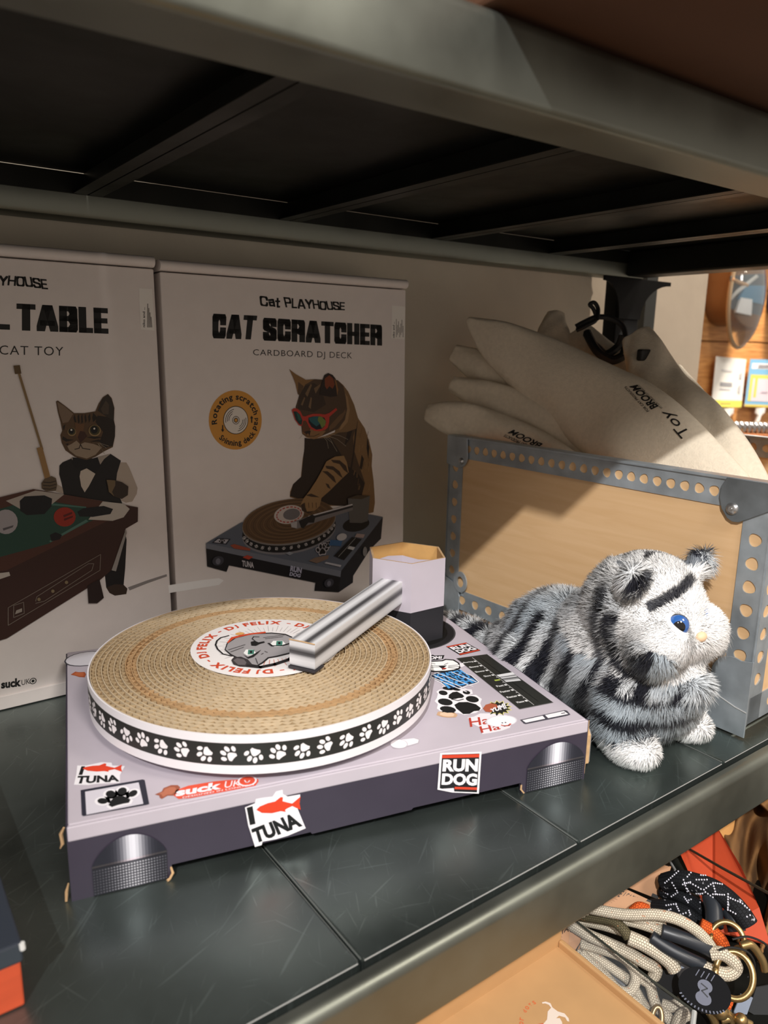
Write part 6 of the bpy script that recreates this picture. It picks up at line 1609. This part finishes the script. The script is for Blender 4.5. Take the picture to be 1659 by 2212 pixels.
rope(L2, [(540, 70, .700), (640, 85, .688), (740, 105, .676), (800, 150, .668), (840, 205, .664)], RO, r=0.00476)
rope(L2, [(840, 205, .664), (930, 245, .660), (1020, 300, .658), (1085, 355, .656), (1110, 395, .655)], RC, r=0.00627)
rope(L2, [(520, 95, .715), (680, 130, .70), (800, 165, .69)], RC, r=0.00476)
L3 = leash('cream rope leash with two loops beside the kraft box', (850, 400, D0))
rope(L3, [(470, 110, .71), (600, 190, .69), (720, 240, .68), (830, 290, .675), (930, 350, .67), (1000, 390, .668), (985, 435, .67)], RC, r=0.00532)
rope(L3, [(560, 240, .70), (700, 280, .69), (800, 320, .685), (860, 380, .68), (880, 450, .675), (850, 520, .67), (790, 520, .67), (720, 460, .675), (640, 380, .685), (560, 300, .695)], RC, r=0.00459)
rope(L3, [(540, 300, .70), (620, 350, .69), (700, 430, .68), (780, 520, .672), (880, 590, .668), (950, 680, .665)], RC, r=0.00476)
rope(L3, [(900, 440, .68), (960, 480, .675), (985, 560, .67), (1010, 620, .668), (1060, 660, .665), (1100, 730, .662)], RC, r=0.00476)
rope(L3, [(560, 240, .705), (620, 300, .70), (690, 350, .695), (760, 400, .69), (850, 470, .685), (930, 600, .68), (990, 640, .672)], RC, r=0.00448)
mb = MB(); mb.tube(curve([at(*z9(x, y), t) for x, y, t in ((720, 420, .70), (800, 480, .695), (860, 540, .69), (930, 560, .69))]), .0085, mat('heat_shrink', (44, 48, 54), .38), seg=14); mb.build('grip_sleeve', L3, smooth=True, auto=0)
L3b = leash('short cream rope end lying at the bottom right of the tray', (1130, 640, .66))
rope(L3b, [(1040, 600, .672), (1100, 610, .668), (1150, 580, .668)], RC, r=0.00476); rope(L3b, [(1120, 730, .655), (1150, 670, .652), (1200, 650, .65)], RC, r=0.00532)
ring(L3b, 1005, 690, .655, .010, .0022, .4)
zA = lambda x, y: (1400 + x / 6.143, 1640 + y / 6.143)
def ropeA(parent, pts, m, r, name='rope'):
    mb = MB(); mb.tube(curve([at(*zA(x, y), t) for x, y, t in pts]), r, m, seg=12); return mb.build(name, parent, smooth=True, auto=0)
L4 = leash('thick black rope leash with white reflective flecks', (1560 - 1050, 1900 - 1950, .72))
RK2 = RK
ropeA(L4, [(230, 1640, .735), (420, 1600, .72), (620, 1640, .71), (860, 1720, .70), (1060, 1860, .69), (1220, 2030, .68), (1330, 2200, .675)], RK, .0090)
ropeA(L4, [(200, 1760, .745), (380, 1790, .73), (560, 1880, .72), (720, 2010, .71), (800, 2100, .705)], RK, .0066)
ropeA(L4, [(60, 1950, .74), (250, 1960, .725), (420, 2010, .715), (600, 2110, .705), (700, 2200, .70)], RK, .0068)
mb = MB()
for pts in ([(830, 1830, .70), (870, 2000, .69), (880, 2220, .68)], [(1080, 2010, .69), (1130, 2100, .685), (1180, 2280, .68)]): mb.tube(curve([at(*zA(x, y), t) for x, y, t in pts]), .0078, mat('heat_shrink', (44, 48, 54), .38), seg=14)
mb.build('grip_sleeve', L4, smooth=True, auto=0)
# white reflective flecks stitched in diamond lines over the black rope
def flecks(parent, lines, t0):
    mb = MB(); m = mat('reflective_thread', (214, 214, 226), .4)
    for (x0, y0), (x1, y1), n in lines:
        for k in range(n):
            u = k / max(1, n - 1); x = x0 + (x1 - x0) * u; y = y0 + (y1 - y0) * u; o_ = CAM_C; dvec = ray(*zA(x, y)); best = None
            for ob in [c for c in parent.children if c.name.startswith('rope')]:
                ok, loc, nrm, _ = ob.ray_cast(ob.matrix_world.inverted() @ Vector(o_), Vector(dvec).normalized())
                if ok:
                    w = np.array(ob.matrix_world @ loc) + np.array(nrm) * .0002
                    if best is None or np.linalg.norm(w - o_) < np.linalg.norm(best - o_): best = w
            if best is not None: ball(mb, best, .00085, m, 8, 5)
    mb.build('reflective_flecks', parent, smooth=True, auto=0)
bpy.context.view_layer.update()
flecks(L4, [((225, 1640), (400, 1490), 8), ((320, 1640), (380, 1740), 4), ((460, 1660), (560, 1630), 5), ((520, 1560), (590, 1480), 4), ((470, 1600), (520, 1750), 5), ((640, 1600), (780, 1600), 5), ((560, 1640), (700, 1720), 5), ((700, 1540), (760, 1545), 3), ((740, 1730), (860, 1640), 5), ((860, 1640), (980, 1660), 5), ((860, 1650), (900, 1790), 5), ((640, 1780), (720, 1780), 4), ((690, 1790), (690, 1900), 4), ((760, 1760), (860, 1830), 4), ((860, 1790), (1010, 1800), 6), ((1060, 1790), (1060, 2000), 7), ((1060, 1830), (1220, 1900), 6), ((1060, 1990), (1160, 2050), 4), ((1220, 1890), (1340, 2000), 5), ((180, 1740), (260, 1790), 4), ((310, 1820), (390, 1770), 4), ((480, 1830), (530, 1900), 4), ((540, 1870), (570, 1860), 2), ((240, 1940), (370, 1920), 5), ((370, 1930), (410, 2010), 4), ((250, 2010), (300, 1990), 3), ((540, 2010), (560, 2060), 3), ((430, 2060), (500, 2040), 3), ((520, 1720), (560, 1790), 4), ((1310, 2090), (1350, 2070), 2)], .7)
L5 = leash('orange rope leash half hidden behind the cream one', (1340, 200, .67))
rope(L5, [(1260, 130, .675), (1330, 170, .672), (1385, 230, .67), (1400, 280, .67)], ROR, r=0.00588); ring(L5, 1420, 225, .662, .0150, .0024, .9)
L6 = leash('small orange rope end above the cream leash', (895, 30, .70)); rope(L6, [(860, 55, .70), (900, 25, .70), (950, 40, .70)], ROR, r=0.00476)
L7 = leash('orange rope piece at the lower right under the black tag', (1390, 590, .66)); rope(L7, [(1340, 560, .66), (1395, 580, .655), (1440, 610, .652)], ROR, r=0.00588)
# hang tags and paper sleeves of the leashes
def sheet(name, label, cat_, quad, rgb, t=.0012, group=None, prints=None, m=None):
    o = thing(name, label, cat_, tuple(quad[0]), group=group); q = [np.array(p) for p in quad]; n_ = np.cross(q[1] - q[0], q[3] - q[0]); n_ /= np.linalg.norm(n_)
    if n_ @ (CAM_C - q[0]) < 0: n_ = -n_
    k = len(q); mb = MB(); mb.poly(q, m or mat('sheet_%d_%d' % (rgb[0], rgb[2]), rgb, .7, noise=.04, nscale=60)); mb.poly([p - n_ * t for p in q][::-1], mb.mats[0])
    for i in range(k): mb.poly([q[i], q[(i + 1) % k], q[(i + 1) % k] - n_ * t, q[i] - n_ * t], mb.mats[0])
    mb.build(name + '_card' if name != 'card' else 'face', o, fixn=False)
    if prints:
        A = Art(lambda a, b, h: q[0] * (1 - a) * (1 - b) + q[1] * a * (1 - b) + q[2] * a * b + q[3] * (1 - a) * b + n_ * h, .0001); prints(A); A.build('printing', o, local=False)
    return o
SLV = (186, 140, 104)
def pr_rope(word, band=True):
    def f(A):
        A.text(word, [(.06, .62), (.62, .62), (.62, .90), (.06, .90)], (50, 42, 36), .01)
        for i in range(5): A.poly([(.10, .50 - i * .09), (.58 - .06 * (i % 2), .50 - i * .09), (.58 - .06 * (i % 2), .52 - i * .09), (.10, .52 - i * .09)], (150, 108, 78), lift=False)
        if band: A.poly([(.74, .0), (.92, .0), (.92, 1), (.74, 1)], (40, 38, 36))
    return f
sheet('leash_sleeve', 'kraft sleeve printed ROPE beside the kraft box corner', 'label', [at(*z9(405, 262), .705), at(*z9(525, 322), .70), at(*z9(590, 200), .70), at(*z9(440, 120), .71)], SLV, prints=pr_rope('ROPE'), group='kraft sleeves round the leashes')
sheet('leash_sleeve', 'kraft sleeve printed ROPE LEASH under the rail', 'label', [at(1296, 1962, .735), at(1385, 1990, .73), at(1420, 1952, .735), at(1340, 1915, .745)], SLV, prints=pr_rope('PE LEASH 2'), group='kraft sleeves round the leashes')
sheet('leash_sleeve', 'plain kraft sleeve at the root of the black leash', 'label', [at(1345, 1912, .76), at(1428, 1945, .75), at(1450, 1872, .755), at(1400, 1858, .77)], SLV, prints=pr_rope('L', True), group='kraft sleeves round the leashes')
tg = at(*z9(1285, 515), .63); n_ = -ray(*z9(1285, 515)); n_ /= np.linalg.norm(n_); a_ = np.cross((0, 0, 1), n_); a_ /= np.linalg.norm(a_); b_ = np.cross(n_, a_)
tag_ = thing('hang_tag', 'round black hang tag with a grey emblem below the brass ring', 'tag', tuple(tg))
mb = MB(); mb.prism([(.0205 * math.cos(t), .0165 * math.sin(t)) for t in np.linspace(0, 6.2832, 33)[:-1]], -.0012, 0, mat('tag_black', (14, 15, 18), .75, spec=.15), lambda p: tuple(tg + a_ * p[0] + b_ * p[1] + n_ * p[2])); mb.build('tag_disc', tag_)
A = Art(lambda a, b, h: tg + a_ * a + b_ * b + n_ * h, .0001); GE = (98, 102, 118)
A.ell((0, .0030), .0058, .0048, GE); A.ell((0, -.0060), .0062, .0050, GE); A.poly([(-.003, .004), (.003, .004), (.004, -.006), (-.004, -.006)], GE); A.stroke([(-.003, .004), (.002, .002), (-.002, -.001), (.003, -.004)], .0010, (34, 36, 42))
for i in range(4): A.stroke([(-.008 + i * .004, .0085), (-.006 + i * .004, .0135)], .0007, GE, lift=False)
for i in range(14):
    t = math.radians(215 + i * 8); A.stroke([(.0205 * math.cos(t), .0140 * math.sin(t)), (.0220 * math.cos(t), .0152 * math.sin(t))], .0010, GE, lift=False)
A.build('emblem_print', tag_, local=False)
# acrylic divider and grey leash clips at the lower right
ACR = mat('acrylic', (226, 232, 236), .06, spec=.6, alpha=.05)
tray = thing('acrylic_tray', 'clear acrylic divider tray holding the rope leashes', 'tray', tuple(at(*z9(1000, 500), .66)))
def slab4(q, t, m, name, par):
    q = [np.array(p) for p in q]; n_ = np.cross(q[1] - q[0], q[3] - q[0]); n_ /= np.linalg.norm(n_); mb = MB(); mb.add(q + [p - n_ * t for p in q], [(0, 1, 2, 3), (7, 6, 5, 4), (0, 4, 5, 1), (1, 5, 6, 2), (2, 6, 7, 3), (3, 7, 4, 0)], m); return mb.build(name, par)
pe = mat('acrylic_edge', (56, 58, 52), .3)
mb = MB(); mb.tube([at(*z9(505, 90), .693), at(*z9(740, 275), .655), at(*z9(980, 460), .630), at(*z9(1225, 640), .610)], .0011, pe, seg=6); mb.build('divider_edge', tray)
pA, pB = at(*z9(505, 90), .693), at(*z9(1225, 640), .610); slab4([pA, pB, pB + np.array((0, 0, -.05)), pA + np.array((0, 0, -.05))], .0018, ACR, 'divider_panel', tray)
mb = MB(); mb.tube([at(*z9(1225, 640), .610), at(*z9(1215, 730), .60)], .0022, mat('acrylic_grey', (170, 172, 170), .2), seg=8); mb.build('divider_edge', tray)
for lab_, q_, rgb in (('grey plastic pouch behind the hang tag', [(1080, 330), (1260, 400), (1200, 480), (1140, 460)], (150, 160, 176)), ('pale blue-grey plastic pouch at the right edge', [(1440, 690), (1520, 700), (1570, 560), (1500, 540)], (140, 150, 168)), ('charcoal card at the right edge below the rings', [(1545, 640), (1680, 720), (1700, 480), (1590, 500)], (50, 52, 54)), ('black pouch between the ropes and the hang tag', [(960, 480), (1160, 560), (1130, 400), (1010, 400)], (28, 29, 32)), ('dark grey card under the leash loops', [(700, 470), (930, 600), (950, 440), (780, 380)], (66, 60, 54)), ('dark card at the bottom right corner', [(1200, 760), (1480, 780), (1440, 600), (1280, 620)], (58, 58, 60))):
    sheet('leash_pouch', lab_, 'packaging', [at(*z9(x, y), .672 if 'loops' not in lab_ else .70) for x, y in q_], rgb, group=None)
bk = thing('brass_clip', 'brass trigger clips at the bottom right of the tray', 'clip', tuple(at(*z9(1420, 660), .64)))
mb = MB()
for pts in ([(1310, 640), (1340, 690), (1350, 730)], [(1360, 620), (1420, 650), (1450, 700)], [(1380, 690), (1460, 680), (1560, 720)]): mb.tube(curve([at(*z9(x, y), .645) for x, y in pts]), .0036, BRASS, seg=8)
ball(mb, at(*z9(1380, 640), .64), .0065, BRASS); ball(mb, at(*z9(1500, 690), .64), .0055, BRASS); mb.build('clip_body', bk, smooth=True, auto=0)
bk2 = thing('brass_clip', 'brass clip with square end at the right edge beside the ring', 'clip', tuple(at(*z9(1600, 350), .64)))
mb = MB(); mb.tube(curve([at(*z9(x, y), .645) for x, y in ((1500, 255), (1560, 250), (1620, 330), (1640, 400))]), .0036, BRASS, seg=8); ball(mb, at(*z9(1490, 290), .65), .0055, BRASS); slab4([at(*z9(x, y), .64) for x, y in ((1580, 370), (1610, 395), (1660, 345), (1620, 320))], .004, BRASS, 'x', bk2) if 0 else None
mb.build('clip_body', bk2, smooth=True, auto=0)
cords = thing('tag_cord', 'thin black elastic cord of the hang tag curling over the ring', 'cord', tuple(at(*z9(1550, 300), .63)))
mb = MB(); mb.tube(curve([at(*z9(x, y), .632) for x, y in ((1370, 280), (1440, 262), (1530, 285), (1575, 340), (1575, 400), (1540, 440))]), .0009, CORD, seg=6); mb.tube(curve([at(*z9(x, y), .63) for x, y in ((1450, 215), (1540, 200), (1640, 240), (1660, 290))]), .0009, CORD, seg=6); mb.build('cord', cords, smooth=True)
# orange sheet, steel side rail, wire, brown cloth and kraft board to the right below the rail
sheet('orange_board', 'bright orange board lying below the right end of the rail', 'board', [at(1440, 1780, .80), at(1545, 2010, .70), at(1664, 2040, .68), at(1640, 1960, .70), at(1600, 1870, .74), at(1545, 1780, .80), at(1500, 1720, .86)], (190, 70, 34), t=.003)
sheet('orange_board', 'dull orange box side left of the steel rail, under the shelf', 'board', [at(1340, 1900, .86), at(1480, 1960, .84), at(1470, 1840, .88), at(1360, 1800, .92)], (190, 72, 34), t=.003)
rl = thing('steel_tube', 'short steel rail poking out below the shelf edge', 'rail', tuple(at(1480, 1900, .78)))
P0, P1 = at(1440, 1815, .84), at(1512, 1912, .755); mb = MB(); mb.tube([P0, P1], .0115, STEELR, seg=16); mb.build('tube_body', rl, smooth=True)
mb = MB(); mb.tube([at(1450, 1850, .81), at(1472, 1885, .785)], .0055, mat('white_enamel', (222, 220, 214), .4), seg=10); mb.build('white_edge', rl, smooth=True)
wi = thing('wire', 'thin dark wire crossing the orange board', 'wire', tuple(at(1560, 1880, .73)))
mb = MB(); mb.tube([at(1478, 1828, .78), at(1560, 1875, .715), at(1665, 1932, .655)], .0013, mat('dark_wire', (74, 64, 50), .5, .4), seg=6); mb.build('wire_strand', wi)
sheet('kraft_board', 'tan kraft board edge between orange board and brown cloth', 'board', [at(1530, 1790, .84), at(1575, 1850, .82), at(1590, 1760, .86), at(1560, 1740, .88)], (204, 148, 84), t=.004)
cl2 = thing('brown_cloth', 'crumpled brown cloth bag in shade at the right edge', 'cloth', tuple(at(1640, 1850, .86)))
CB2 = mat('brown_cloth', (136, 96, 54), .9, bump=.2, bscale=120); mb = MB(); nu, nv = 56, 56; b_ = len(mb.v); k = mb.mi(CB2)
for i in range(nu):
    for j in range(nv):
        u, v = i / (nu - 1), j / (nv - 1); px = 1552 + 190 * u + 30 * v * (1 - u); py = 1735 + 25 * math.sin(u * 9) + (300 + 40 * math.sin(5 * u)) * v
        d_ = .86 + .022 * math.sin(15 * u + 5 * v + 1.5 * math.sin(7 * v)) + .018 * math.sin(8 * u - 11 * v + 1.2 * math.sin(9 * u)) + .011 * math.sin(27 * u + 13 * v * v) - .09 * v
        mb.v.append(tuple(at(px, py, d_)))
for i in range(nu - 1):
    for j in range(nv - 1): mb.f.append((b_ + i * nv + j, b_ + (i + 1) * nv + j, b_ + (i + 1) * nv + j + 1, b_ + i * nv + j + 1)); mb.m.append(k)
o = mb.build('cloth_folds', cl2, smooth=True, auto=0); md = o.modifiers.new('thick', 'SOLIDIFY'); md.thickness = .003
mb = MB(); mb.tube(curve([at(x, y, .845) for x, y in ((1640, 1735), (1655, 1722), (1690, 1712), (1720, 1725))]), .016, CB2, seg=12); mb.build('cloth_hem', cl2, smooth=True, auto=0)
